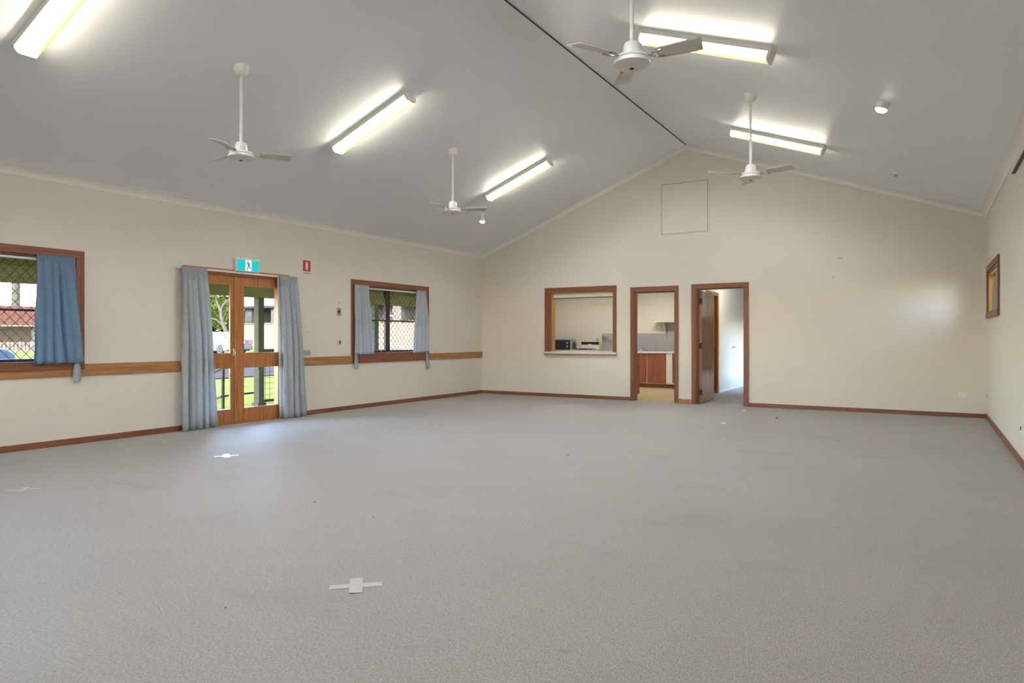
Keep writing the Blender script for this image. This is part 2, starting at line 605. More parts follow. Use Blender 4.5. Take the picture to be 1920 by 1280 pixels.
# ridge cover strip, and a dark bead painted as the shadow line beside it
mb = MB()
d = 0.15
mb.prism([(RX, YF, RZ + 0.01), (RX, YF, RZ - 0.020), (RX - d, YF, RZ - d * SL - 0.022), (RX - d, YF, RZ - d * SL + 0.01)], (0, YB - 0.09 - YF, 0))
struct('trim_ridge', mb, M['ceiling'])
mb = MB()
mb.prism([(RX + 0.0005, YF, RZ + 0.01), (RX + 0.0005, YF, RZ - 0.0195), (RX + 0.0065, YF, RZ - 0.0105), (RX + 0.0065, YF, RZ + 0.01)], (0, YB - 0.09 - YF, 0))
struct('trim_ridge_shadow', mb, M['gap'])


def board(name, P, u0, u1, v0, v1, w, mat, parent=None):
    mb = MB()
    mb.pbox(P, u0, u1, v0, v1, 0.0, w)
    return struct(name, mb, mat, parent, bevel=0.004)


board('baseboard_left', PL, YF, D1[0] - 0.04, 0, 0.068, 0.016, M['trimh'])
board('baseboard_left_rear', PL, D1[1] + 0.07, YB, 0, 0.068, 0.016, M['trimh'])
board('baseboard_back', PB, XL + 0.016, -4.737, 0, 0.066, 0.016, M['trimx'])
board('baseboard_back_pier', PB, -3.826, -3.584, 0, 0.075, 0.016, M['rail'])
board('baseboard_back_right', PB, -2.599, XR - 0.016, 0, 0.064, 0.016, M['trimx'])
board('baseboard_right', PR, YF, YB, 0, 0.072, 0.016, M['trimh'])
board('trim_chair_rail', PL, YF, D1[0] - 0.04, 0.752, 0.884, 0.019, M['rail'])
board('trim_chair_rail_rear', PL, D1[1] + 0.07, YB - 0.002, 0.756, 0.878, 0.019, M['rail'])


# ------------------------------------------------------------------ windows
def architrave(P, hole, wl, wr, wt, wb, proud, mats, parent, sill=True):
    u0, u1, v0, v1 = hole
    mv, mh = mats
    for nm, (a, b, c, e), m in (('architrave', (u0 - wl, u0, v0, v1), mv), ('architrave', (u1, u1 + wr, v0, v1), mv), ('architrave', (u0 - wl, u1 + wr, v1, v1 + wt), mh)):
        mb = MB()
        mb.pbox(P, a, b, c, e, 0.0005, proud)
        build(nm, mb, m, parent, bevel=0.004)
    if sill:
        mb = MB()
        mb.pbox(P, u0 - wl, u1 + wr, v0 - wb, v0, 0.0005, proud + 0.008)
        build('sill_board', mb, mh, parent, bevel=0.004)


def lining(P, hole, depth, parent, mat, th=0.016, bottom=True):
    u0, u1, v0, v1 = hole
    mb = MB()
    mb.pbox(P, u0, u0 + th, v0, v1, -depth, 0.001)
    mb.pbox(P, u1 - th, u1, v0, v1, -depth, 0.001)
    mb.pbox(P, u0 + th, u1 - th, v1 - th, v1, -depth, 0.001)
    if bottom:
        mb.pbox(P, u0 + th, u1 - th, v0, v0 + th, -depth, 0.001)
    return build('jamb_lining', mb, mat, parent)


def diamond_mesh(P, u0, u1, v0, v1, w, parent, a=0.05, b=0.055):
    mb = MB()
    k = b / a
    nk = int(((v1 - v0) + k * (u1 - u0)) / (2 * b)) + 3
    for sgn in (1, -1):
        for i in range(-nk, nk):
            # v = v0 + sgn*k*(u-u0) + 2*b*i
            pts = []
            for u in (u0, u1):
                v = v0 + sgn * k * (u - u0) + 2 * b * i
                if v0 <= v <= v1:
                    pts.append((u, v))
            for v in (v0, v1):
                u = u0 + (v - v0 - 2 * b * i) / (sgn * k)
                if u0 < u < u1:
                    pts.append((u, v))
            if len(pts) >= 2 and abs(pts[0][0] - pts[1][0]) > 0.01:
                p, q = sorted(pts)[0], sorted(pts)[-1]
                mb.bar(P(p[0], p[1], w + 0.002 * sgn), P(q[0], q[1], w + 0.002 * sgn), 0.0045, 0.006, up=Vector(P(0, 0, 1)) - Vector(P(0, 0, 0)))
    o = build('security_mesh', mb, M['grille'], parent)
    return o


def slider(P, hole, parent, mull_u, rail_v, wf=-0.125):
    """Dark aluminium frame with a middle stile, two glazed sashes, meeting rail and diamond security mesh."""
    u0, u1, v0, v1 = [hole[0] + 0.016, hole[1] - 0.016, hole[2] + 0.016, hole[3] - 0.016]
    mb = MB()
    f = 0.032
    mb.pbox(P, u0, u1, v0, v0 + f, wf - 0.045, wf)
    mb.pbox(P, u0, u1, v1 - f, v1, wf - 0.045, wf)
    mb.pbox(P, u0, u0 + f, v0 + f, v1 - f, wf - 0.045, wf)
    mb.pbox(P, u1 - f, u1, v0 + f, v1 - f, wf - 0.045, wf)
    build('window_frame', mb, M['alum'], parent, bevel=0.002)
    mb = MB()
    mb.pbox(P, mull_u - 0.055, mull_u + 0.055, v0 + f, v1 - f, wf - 0.045, wf + 0.005)
    build('mullion', mb, M['alum'], parent, bevel=0.002)
    for a, b in ((u0 + f, mull_u - 0.055), (mull_u + 0.055, u1 - f)):
        mb = MB()
        mb.pbox(P, a, b, v0 + f, v1 - f, wf - 0.034, wf - 0.030)
        build('glass_pane', mb, M['glass'], parent)
        mb = MB()
        mb.pbox(P, a, b, rail_v - 0.012, rail_v + 0.012, wf - 0.02, wf + 0.002)
        build('meeting_rail', mb, M['alum'], parent)
        diamond_mesh(P, a, b, v0 + f, v1 - f, wf - 0.012, parent)


win1 = empty('window_1', PL(3.08, 0.905, 0))
tag(win1, 'left wall window with brown timber surround and black diamond security mesh, blue curtain at its far side', kind='structure')
architrave(PL, W1, 0.09, 0.09, 0.085, 0.075, 0.022, (M['trim'], M['trimh']), win1)
lining(PL, W1, 0.2, win1, M['trim'])
slider(PL, W1, win1, 3.08, 1.47)
win2 = empty('window_2', PL(9.29, 0.905, 0))
tag(win2, 'smaller looking timber framed window between double door and far corner, two grey curtains', kind='structure')
architrave(PL, W2, 0.088, 0.092, 0.087, 0.145, 0.022, (M['trim'], M['trimh']), win2)
lining(PL, W2, 0.2, win2, M['trim'])
slider(PL, W2, win2, 9.31, 1.475)
win3 = empty('window_3', PR(11.0, 1.53, 0))
tag(win3, 'high timber framed window on right wall close to back corner', kind='structure')
architrave(PR, W3, 0.075, 0.075, 0.075, 0.08, 0.024, (M['trim'], M['trimh']), win3)
lining(PR, W3, 0.2, win3, M['jamb'])
mb = MB()
for a in ((W3[0] + .016, W3[1] - .016, W3[2] + .016, W3[2] + .05), (W3[0] + .016, W3[1] - .016, W3[3] - .05, W3[3] - .016), (W3[0] + .016, W3[0] + .05, W3[2] + .05, W3[3] - .05), (W3[1] - .05, W3[1] - .016, W3[2] + .05, W3[3] - .05)):
    mb.pbox(PR, *a, -0.18, -0.14)
build('window_frame', mb, M['alum'], win3)
mb = MB()
mb.pbox(PR, W3[0] + .05, W3[1] - .05, W3[2] + .05, W3[3] - .05, -0.165, -0.161)
build('glass_pane', mb, M['obscure'], win3)
# unseen window added behind the camera, in the front wall, for daylight fill
win4 = empty('window_fill', PF(-4.8, 0.85, 0))
tag(win4, 'added timber framed fill window, unseen in the front wall behind the viewpoint', kind='structure')
architrave(PF, W6, 0.09, 0.09, 0.085, 0.09, 0.022, (M['trim'], M['trimx']), win4)
mb = MB()
mb.pbox(PF, W6[0], W6[1], W6[2], W6[2] + .04, -0.16, -0.12)
mb.pbox(PF, W6[0], W6[1], W6[3] - .04, W6[3], -0.16, -0.12)
for u in (W6[0], (W6[0] + W6[1]) / 2 - .02, W6[1] - .04):
    mb.pbox(PF, u, u + .04, W6[2] + .04, W6[3] - .04, -0.16, -0.12)
build('window_frame', mb, M['alum'], win4)
mb = MB()
mb.pbox(PF, W6[0] + .04, W6[1] - .04, W6[2] + .04, W6[3] - .04, -0.142, -0.138)
build('glass_pane', mb, M['glass'], win4)

# ------------------------------------------------------------------ french doors
door1 = empty('door_1', PL(6.1, 0, 0))
tag(door1, 'glazed timber double door leading out to the verandah, between grey curtains', kind='structure')
mb = MB()
y0, y1 = D1[0], D1[1]
mb.pbox(PL, y0 - 0.035, y0, 0, 2.055, 0.0005, 0.02)
mb.pbox(PL, y1, y1 + 0.06, 0, 2.055, 0.0005, 0.02)
mb.pbox(PL, y0 - 0.035, y1 + 0.06, 2.055, 2.10, 0.0005, 0.02)
build('architrave', mb, M['doorw'], door1, bevel=0.004)
mb = MB()
mb.pbox(PL, y0, y0 + 0.03, 0, 2.055, -0.2, 0)
mb.pbox(PL, y1 - 0.03, y1, 0, 2.055, -0.2, 0)
mb.pbox(PL, y0 + 0.03, y1 - 0.03, 2.02, 2.055, -0.2, 0)
mb.pbox(PL, y0 + 0.03, y1 - 0.03, -0.02, 0.012, -0.2, 0)
build('door_frame', mb, M['doorw'], door1)
wd0, wd1 = -0.062, -0.022
for (a, b, g0, g1) in ((y0 + 0.032, 6.092, 5.46, 6.018), (6.096, y1 - 0.032, 6.216, 6.825)):
    mb = MB()
    mb.pbox(PL, a, g0, 0.014, 2.018, wd0, wd1)
    mb.pbox(PL, g1, b, 0.014, 2.018, wd0, wd1)
    mb.pbox(PL, g0, g1, 1.905, 2.018, wd0, wd1)
    mb.pbox(PL, g0, g1, 0.772, 0.955, wd0, wd1)
    mb.pbox(PL, g0, g1, 0.014, 0.195, wd0, wd1)
    lf = build('door_leaf', mb, M['doorw'], door1, bevel=0.004)
    mb = MB()
    for z0, z1 in ((0.955, 1.905), (0.195, 0.772)):
        e = 0.012
        mb.pbox(PL, g0, g0 + e, z0, z1, wd1 - 0.012, wd1 + 0.004)
        mb.pbox(PL, g1 - e, g1, z0, z1, wd1 - 0.012, wd1 + 0.004)
        mb.pbox(PL, g0 + e, g1 - e, z0, z0 + e, wd1 - 0.012, wd1 + 0.004)
        mb.pbox(PL, g0 + e, g1 - e, z1 - e, z1, wd1 - 0.012, wd1 + 0.004)
    mb.pbox(PL, g0 + 0.02, g1 - 0.02, 0.858, 0.868, wd1, wd1 + 0.008)
    build('glazing_bead', mb, M['jamb'], lf)
    for z0, z1 in ((0.955, 1.905), (0.195, 0.772)):
        mb = MB()
        mb.pbox(PL, g0 + 0.001, g1 - 0.001, z0 + 0.001, z1 - 0.001, -0.045, -0.041)
        build('glass_pane', mb, M['glass'], lf)
mb = MB()
mb.pbox(PL, 6.070, 6.094, 0.014, 2.018, wd1, wd1 + 0.012)
build('meeting_strip', mb, M['jamb'], door1, bevel=0.003)
mb = MB()
mb.pbox(PL, 6.048, 6.068, 0.93, 1.03, wd1, wd1 + 0.008)
mb.tube([PL(6.058, 0.985, wd1 + 0.005), PL(6.058, 0.985, wd1 + 0.04)], 0.008)
mb.tube([PL(6.058, 0.985, wd1 + 0.036), PL(6.058, 0.95, wd1 + 0.038)], 0.008)
tag(build('door_handle', mb, M['white'], door1, smooth=True), 'white lever handle')

# ------------------------------------------------------------------ back wall openings
hatch = thing('serving_hatch', 'wood framed serving hatch opening from back wall into kitchen, pale sill', 'serving hatch', PB(-5.75, 0.842, 0))
u0, u1, v0, v1 = HATCH
for a, b in ((-6.555, u0), (u1, -5.02)):
    mb = MB()
    mb.pbox(PB, a, b, 0.9, v1 if a < -6 else v1, 0.0005, 0.022)
    build('frame_stile', mb, M['trim'], hatch, bevel=0.004)
mb = MB()
mb.pbox(PB, -6.555, -5.02, v1, 2.167, 0.0005, 0.022)
build('frame_head', mb, M['trimx'], hatch, bevel=0.004)
mb = MB()
mb.pbox(PB, u0, u0 + 0.02, 0.9, v1, -0.12, 0.0)
mb.pbox(PB, u1 - 0.012, u1, 0.9, v1, -0.12, 0.0)
mb.pbox(PB, u0 + 0.02, u1 - 0.012, v1 - 0.015, v1, -0.12, 0.0)
build('jamb_lining', mb, M['jamb'], hatch)
mb = MB()
mb.pbox(PB, u0 + 0.02, u1 - 0.012, 1.965, v1 - 0.015, -0.11, -0.05)
build('shutter_box', mb, M['enamel'], hatch)
mb = MB()
mb.pbox(PB, u0 + 0.02, u1 - 0.012, 1.953, 1.965, -0.10, -0.055)
build('shutter_rail', mb, M['dark'], hatch)
mb = MB()
mb.pbox(PB, -6.56, -5.01, 0.862, 0.9, -0.005, 0.06)
mb.pbox(PB, u0 + 0.001, u1 - 0.001, 0.862, 0.9, -0.55, -0.005)
build('sill_top', mb, M['bench'], hatch, bevel=0.003)
mb = MB()
mb.pbox(PB, -6.56, -5.01, 0.836, 0.8615, 0.002, 0.055)
build('sill_edge', mb, M['edge'], hatch, bevel=0.003)


def door_frame(name, hole, wo, top, label):
    e = empty(name, PB((hole[0] + hole[1]) / 2, 0, 0))
    tag(e, label, kind='structure')
    a0, a1 = wo
    for a, b in ((a0, hole[0]), (hole[1], a1)):
        mb = MB()
        mb.pbox(PB, a, b, 0, hole[3], 0.0005, 0.024)
        build('architrave', mb, M['trim'], e, bevel=0.004)
    mb = MB()
    mb.pbox(PB, a0, a1, hole[3], top, 0.0005, 0.024)
    build('architrave', mb, M['trimx'], e, bevel=0.004)
    mb = MB()
    th = 0.018
    mb.pbox(PB, hole[0], hole[0] + th, 0, hole[3], -0.125, 0.0)
    mb.pbox(PB, hole[1] - th, hole[1], 0, hole[3], -0.125, 0.0)
    mb.pbox(PB, hole[0] + th, hole[1] - th, hole[3] - th, hole[3], -0.125, 0.0)
    build('jamb_lining', mb, M['trim'], e)
    return e


door_frame('door_2', D2, (-4.737, -3.826), 2.116, 'open timber framed doorway from back wall into kitchen')
door3 = door_frame('door_3', D3, (-3.584, -2.599), 2.128, 'timber framed doorway into hallway with door swung open')
# leaf swung back into the hall
lx = D3[0] + 0.022
mb = MB()
mb.box(lx, lx + 0.038, YB + 0.125, YB + 0.125 + 0.79, 0.012, 2.02)
leaf = build('door_leaf', mb, M['leaf'], door3, bevel=0.002)
mb = MB()
hy = YB + 0.125 + 0.725
mb.lathe((lx + 0.038, hy, 1.0), [(0, 0), (0.026, 0), (0.026, 0.006), (0.01, 0.01), (0.009, 0.045), (0, 0.045)], 20, (1, 0, 0))
mb.tube([(lx + 0.078, hy + 0.008, 1.0), (lx + 0.08, hy - 0.05, 1.0), (lx + 0.078, hy - 0.125, 0.996)], [0.012, 0.012, 0.009])
tag(build('door_handle', mb, M['brass'], leaf, smooth=True), 'nickel lever handle')
for z in (0.2, 1.03, 1.83):
    mb = MB()
    mb.box(lx - 0.003, lx + 0.04, YB + 0.10, YB + 0.1245, z - 0.05, z + 0.05)
    mb.tube([(lx + 0.044, YB + 0.118, z - 0.05), (lx + 0.044, YB + 0.118, z + 0.05)], 0.006)
    build('hinge', mb, M['hinge'], door3)

# ------------------------------------------------------------------ kitchen and hall shells
wmk = lambda: M['wall']
kx = HX0 - 0.08
mb = MB()
mb.box(KX0 - 0.12, kx, KY1, KY1 + 0.12, 0, 2.72)
struct('wall_kitchen_rear', mb, M['wall'])
mb = MB()
mb.box(KX0 - 0.12, KX0, KY0, KY1, 0, 2.72)
mb.box(KX0, XL, KY0 - 0.12, KY0, 0, 2.72)
struct('wall_kitchen_left', mb, M['wall'])
PH = lambda u, v, w: (HX0 + w, u, v)
DH = (13.9, 14.70, 0.0, 2.06)
struct('wall_hall_left', wall_mesh(PH, [KY0, HY1], lambda u: 2.72, [DH], 0.08), M['wall'])
PHR = lambda u, v, w: (HX1 - w, u, v)
WH = (15.3, 18.3, 0.30, 1.70)
struct('wall_hall_right', wall_mesh(PHR, [KY0, HY1], lambda u: 2.72, [WH], 0.12), M['wall'])
mb = MB()
mb.box(HX0 - 0.08, HX1 + 0.12, HY1, HY1 + 0.1, 0, 2.72)
struct('wall_hall_rear', mb, M['wall'])
mb = MB()
mb.box(KX0 - 0.12, HX1 + 0.12, KY0, HY1 + 0.1, 2.72, 2.8)
struct('ceiling_rear_rooms', mb, M['ceiling'])
d4 = empty('door_4', PH(14.3, 0, 0))
tag(d4, 'gold brown timber framed side door inside the hallway', kind='structure')
for a, b in ((DH[0] - 0.07, DH[0]), (DH[1], DH[1] + 0.09)):
    mb = MB()
    mb.pbox(PH, a, b, 0, DH[3] + 0.07, 0.0005, 0.024)
    build('architrave', mb, M['jamb'], d4, bevel=0.003)
mb = MB()
mb.pbox(PH, DH[0], DH[1], DH[3], DH[3] + 0.07, 0.0005, 0.024)
build('architrave', mb, M['leaf'], d4, bevel=0.003)
mb = MB()
mb.pbox(PH, DH[0] + 0.001, DH[1] - 0.001, 0.01, DH[3] - 0.001, -0.078, -0.045)
build('door_leaf', mb, M['doorw'], d4)
mb = MB()
mb.pbox(PH, DH[1] - 0.012, DH[1], 0.0, DH[3], -0.044, 0.0)
build('jamb_lining', mb, M['doorw'], d4)
win5 = empty('window_5', PHR(16.25, 0.35, 0))
tag(win5, 'hallway side window', kind='structure')
mb = MB()
mb.pbox(PHR, WH[0], WH[1], WH[2], WH[2] + .05, -0.1, 0.01)
mb.pbox(PHR, WH[0], WH[1], WH[3] - .05, WH[3], -0.1, 0.01)
mb.pbox(PHR, WH[0], WH[0] + .05, WH[2] + .05, WH[3] - .05, -0.1, 0.01)
mb.pbox(PHR, WH[1] - .05, WH[1], WH[2] + .05, WH[3] - .05, -0.1, 0.01)
build('window_frame', mb, M['jamb'], win5)
mb = MB()
mb.pbox(PHR, WH[0] + .05, WH[1] - .05, WH[2] + .05, WH[3] - .05, -0.052, -0.048)
build('glass_pane', mb, M['hallglass'], win5)
mb = MB()
mb.pbox(PH, DH[1] + 0.09, HY1, 0, 0.05, 0.0005, 0.012)
struct('baseboard_hall', mb, M['cornice'])

# hook on the hall wall
hk = thing('coat_hook', 'small metal coat hook on white hallway wall seen through open door', 'hook', PH(16.1, 1.0, 0))
mb = MB()
mb.pbox(PH, 16.02, 16.18, 0.945, 0.965, 0.0005, 0.01)
build('back_plate', mb, M['brass'], hk)
mb = MB()
mb.tube([PH(16.1, 0.955, 0.01), PH(16.1, 0.945, 0.05), PH(16.1, 0.975, 0.065)], 0.006)
build('hook_arm', mb, M['brass'], hk, smooth=True)

# ------------------------------------------------------------------ kitchen contents
WT = 0.85
cy0 = KY1 - 0.60


def base_unit(x0, x1, label, doors, group='kitchen base cabinets'):
    t = thing('kitchen_cabinet', label, 'cabinet', ((x0 + x1) / 2, cy0 + 0.3, 0), group)
    mb = MB()
    mb.box(x0 + 0.002, x1 - 0.002, cy0 + 0.06, KY1 - 0.002, 0.0, 0.09)
    tag(build('kickboard', mb, M['trimx'], t))
    if doors:
        mb = MB()
        mb.box(x0 + 0.002, x1 - 0.002, cy0 + 0.02, KY1 - 0.002, 0.091, WT - 0.041)
        build('body', mb, M['cabwhite'], t)
        n = len(doors)
        for i in range(n):
            a = x0 + (x1 - x0) * i / n
            b = x0 + (x1 - x0) * (i + 1) / n
            mb = MB()
            mb.box(a + 0.008, b - 0.008, cy0 + 0.001, cy0 + 0.019, 0.105, WT - 0.048)
            dr = build('door', mb, M['melamine'], t, bevel=0.002)
            hx = b - 0.055 if doors[i] == 'r' else a + 0.055
            mb = MB()
            sgn = -1 if doors[i] == 'r' else 1
            mb.tube([(hx, cy0 + 0.003, 0.745), (hx, cy0 - 0.03, 0.745)], 0.009)
            mb.tube([(hx - sgn * 0.015, cy0 - 0.032, 0.742), (hx + sgn * 0.035, cy0 - 0.032, 0.765), (hx + sgn * 0.075, cy0 - 0.03, 0.775)], [0.011, 0.009, 0.006])
            build('handle', mb, M['brass'], dr, smooth=True)
    else:
        mb = MB()
        mb.box(x0 + 0.002, x0 + 0.14, cy0 + 0.002, KY1 - 0.002, 0.091, WT - 0.041)
        mb.box(x1 - 0.02, x1 - 0.002, cy0 + 0.002, KY1 - 0.002, 0.091, WT - 0.041)
        mb.box(x0 + 0.14, x1 - 0.02, cy0 + 0.002, KY1 - 0.002, 0.091, 0.12)
        build('body', mb, M['cabwhite'], t)
        mb = MB()
        mb.box(x0 + 0.14, x1 - 0.02, KY1 - 0.03, KY1 - 0.01, 0.12, WT - 0.041)
        mb.box(x0 + 0.14, x0 + 0.146, cy0 + 0.03, KY1 - 0.03, 0.12, WT - 0.041)
        mb.box(x0 + 0.146, x1 - 0.02, cy0 + 0.1, KY1 - 0.03, 0.43, 0.445)
        build('shelf_lining', mb, M['cabin'], t)
    return t


base_unit(-7.09, -6.13, 'red brown two door base cabinet nearer the stove, under worktop', ['r', 'l'])
base_unit(-6.128, -5.19, 'red brown two door sink cabinet seen through kitchen doorway', ['r', 'l'])
base_unit(-5.188, -4.45, 'open white cabinet with beige inside right of the sink cabinet', None)
base_unit(KX0 + 0.002, -7.74, 'red brown base cabinet under microwave left of stove', ['r', 'l'])
mb = MB()
mb.box(-7.098, KX1 - 0.002, cy0 - 0.02, KY1 - 0.012, WT - 0.04, WT)
tag(build('worktop', mb, M['bench'], None, bevel=0.004, loc=(-5.5, cy0 + 0.3, WT)), 'pale laminate worktop running along rear kitchen wall under grey tiles', 'worktop')
mb = MB()
mb.box(KX0 + 0.002, -7.735, cy0 - 0.02, KY1 - 0.002, WT - 0.04, WT)
tag(build('worktop', mb, M['bench'], None, bevel=0.004, loc=(-8.4, cy0 + 0.3, WT)), 'short pale worktop carrying the black microwave left of stove', 'worktop')
mb = MB()
mb.box(-7.07, KX1 - 0.002, KY1 - 0.011, KY1 - 0.0005, WT, 1.283)
mb.box(-5.375, -4.30, KY1 - 0.011, KY1 - 0.0005, 1.283, 1.53)  # same grey carried up to the shelf underside
struct('trim_splashback_tiles', mb, M['tiles'])

# sink with taps
sk = thing('kitchen_sink', 'stainless steel sink set into worktop seen through kitchen doorway', 'sink', (-5.7, cy0 + 0.28, WT))
mb = MB()
sx0, sx1, sy0, sy1 = -6.08, -5.22, cy0 + 0.03, cy0 + 0.50
r = 0.05
mb.box(sx0, sx1, sy0, sy0 + r, WT + 0.0005, WT + 0.014)
mb.box(sx0, sx1, sy1 - r, sy1, WT + 0.0005, WT + 0.014)
mb.box(sx0, sx0 + r, sy0 + r, sy1 - r, WT + 0.0005, WT + 0.014)
mb.box(sx1 - r, sx1, sy0 + r, sy1 - r, WT + 0.0005, WT + 0.014)
build('rim', mb, M['steel'], sk, bevel=0.004)
mb = MB()
mb.box(sx0 + r, sx1 - r, sy0 + r, sy1 - r, WT + 0.0005, WT + 0.004)
build('basin', mb, M['steel'], sk)
tp = thing('sink_tap', 'chrome sink tap set with two handles behind steel sink', 'tap', (-5.85, KY1 - 0.06, WT))
for x in (-5.98, -5.70):
    mb = MB()
    mb.lathe((x, KY1 - 0.065, WT), [(0, 0.0005), (0.024, 0.0005), (0.022, 0.02), (0.012, 0.04), (0.014, 0.06), (0.0, 0.062)], 16)
    mb.bar((x - 0.035, KY1 - 0.065, WT + 0.072), (x + 0.035, KY1 - 0.065, WT + 0.072), 0.014, 0.014)
    mb.bar((x, KY1 - 0.1, WT + 0.072), (x, KY1 - 0.03, WT + 0.072), 0.014, 0.014)
    mb.tube([(x, KY1 - 0.065, WT + 0.06), (x, KY1 - 0.065, WT + 0.08)], 0.011)
    build('tap_handle', mb, M['chrome'], tp, smooth=True)
mb = MB()
mb.tube([(-5.99, KY1 - 0.045, WT + 0.0005), (-5.99, KY1 - 0.045, WT + 0.15), (-5.985, KY1 - 0.06, WT + 0.19), (-5.965, KY1 - 0.11, WT + 0.20), (-5.95, KY1 - 0.16, WT + 0.175), (-5.945, KY1 - 0.18, WT + 0.14)], 0.012, 12)
build('spout', mb, M['chrome'], tp, smooth=True)
# wall tap by the stove
wt = thing('wall_tap', 'grey swivel spout wall tap on tiles beside the stove', 'tap', (-6.95, KY1 - 0.011, 1.2))
mb = MB()
mb.tube([(-7.03, KY1 - 0.011, 1.215), (-7.03, KY1 - 0.06, 1.215), (-6.96, KY1 - 0.10, 1.215), (-6.87, KY1 - 0.15, 1.19), (-6.83, KY1 - 0.17, 1.14), (-6.82, KY1 - 0.175, 1.09)], 0.017, 12)
build('spout', mb, M['bracket'], wt, smooth=True)
for x in (-6.985, -6.83):
    mb = MB()
    mb.tube([(x, KY1 - 0.011, 1.10), (x, KY1 - 0.06, 1.10)], 0.015)
    mb.bar((x - 0.04, KY1 - 0.06, 1.10), (x + 0.04, KY1 - 0.06, 1.10), 0.016, 0.016)
    mb.bar((x, KY1 - 0.06, 1.065), (x, KY1 - 0.06, 1.135), 0.016, 0.016)
    build('tap_handle', mb, M['bracket'], wt)
# wall shelf
sh = thing('wall_shelf', 'white shelf on triangular bracket fixed above grey tiles in kitchen', 'shelf', (-5.1, KY1, 1.55))
mb = MB()
mb.box(-5.64, -4.3, KY1 - 0.29, KY1 - 0.0125, 1.54, 1.556)
build('shelf_board', mb, M['cabwhite'], sh)
for x in (-5.385, -4.6):
    mb = MB()
    mb.prism([(x, KY1 - 0.0125, 1.539), (x, KY1 - 0.27, 1.539), (x, KY1 - 0.27, 1.52), (x, KY1 - 0.03, 1.18), (x, KY1 - 0.0125, 1.18)], (0.02, 0, 0))
    build('bracket', mb, M['cabwhite'], sh)

# microwave
mw = thing('microwave_oven', 'black fronted microwave standing on worktop seen through left of hatch', 'microwave', (-8.07, KY1 - 0.3, WT))
mx0, mx1, my0, my1 = -8.36, -7.785, KY1 - 0.40, KY1 - 0.03
mb = MB()
mb.box(mx0, mx1, my0 + 0.02, my1, WT + 0.012, WT + 0.285)
for x in (mx0 + 0.04, mx1 - 0.04):
    for y in (my0 + 0.05, my1 - 0.05):
        mb.lathe((x, y, WT), [(0, 0.0005), (0.015, 0.0005), (0.015, 0.013), (0, 0.013)], 10)
build('body', mb, M['steel'], mw, bevel=0.004)
mb = MB()
mb.box(mx0 + 0.004, mx1 - 0.13, my0, my0 + 0.019, WT + 0.02, WT + 0.262)
build('door', mb, M['blackgl'], mw, bevel=0.003)
mb = MB()
mb.box(mx1 - 0.128, mx1 - 0.004, my0 + 0.002, my0 + 0.019, WT + 0.02, WT + 0.262)
build('control_panel', mb, M['blackgl'], mw, bevel=0.002)
for z in (0.1, 0.19):
    mb = MB()
    mb.lathe((mx1 - 0.066, my0 + 0.002, WT + z), [(0, 0.0), (0.03, 0.0), (0.026, 0.018), (0, 0.02)], 18, (0, -1, 0))
    build('knob', mb, M['steel'], mw, smooth=True)

# upright stove
st = thing('stove', 'cream upright cooker with black control panel seen through hatch', 'stove', (-7.5, KY1 - 0.3, 0))
a, b = -7.73, -7.103
mb = MB()
mb.box(a, b, cy0 - 0.01, KY1 - 0.03, 0.0, 0.865)
build('body', mb, M['enamel'], st, bevel=0.004)
mb = MB()
mb.box(a + 0.05, b - 0.05, cy0 - 0.03, cy0 - 0.011, 0.2, 0.68)
build('oven_door', mb, M['blackgl'], st, bevel=0.003)
mb = MB()
mb.box(a, b, KY1 - 0.11, KY1 - 0.03, 0.866, 1.075)
build('backguard', mb, M['enamel'], st, bevel=0.006)
mb = MB()
mb.box(a + 0.14, b - 0.0, KY1 - 0.118, KY1 - 0.111, 1.0, 1.065)
build('control_panel', mb, M['blackgl'], st)
mb = MB()
mb.box(a + 0.14, b - 0.02, KY1 - 0.122, KY1 - 0.111, 0.90, 0.975)
mb.lathe((b - 0.24, KY1 - 0.125, 0.925), [(0, 0), (0.09, 0.0), (0.08, 0.02), (0, 0.03)], 20, (0, -1, 0))
build('vent_panel', mb, M['white'], st)
for x in (a + 0.2, b - 0.2):
    for y in (cy0 + 0.12, cy0 + 0.38):
        mb = MB()
        mb.lathe((x, y, 0.866), [(0, 0), (0.05, 0), (0.045, 0.012), (0, 0.014)], 16)
        for k in range(4):
            c, s = math.cos(k * PI / 2 + PI / 4), math.sin(k * PI / 2 + PI / 4)
            mb.bar((x + c * 0.03, y + s * 0.03, 0.892), (x + c * 0.13, y + s * 0.13, 0.892), 0.012, 0.012)
            mb.bar((x + c * 0.13, y + s * 0.13, 0.866), (x + c * 0.13, y + s * 0.13, 0.898), 0.012, 0.012)
        build('burner', mb, M['iron'], st)
for k in range(4):
    mb = MB()
    mb.lathe((a + 0.1 + k * 0.14, cy0 - 0.0105, 0.78), [(0, 0), (0.024, 0), (0.02, 0.025), (0, 0.027)], 14, (0, -1, 0))
    build('knob', mb, M['dark'], st, smooth=True)
mb = MB()
mb.lathe((-7.17, KY1 - 0.07, 1.0755), [(0, 0), (0.028, 0), (0.032, 0.03), (0.03, 0.07), (0.015, 0.085), (0.016, 0.1), (0, 0.102)], 16)
tag(build('jar', mb, M['bracket'], None, smooth=True, loc=(-7.17, KY1 - 0.07, 1.0755)), 'small grey jar standing on top of cooker backguard', 'jar')
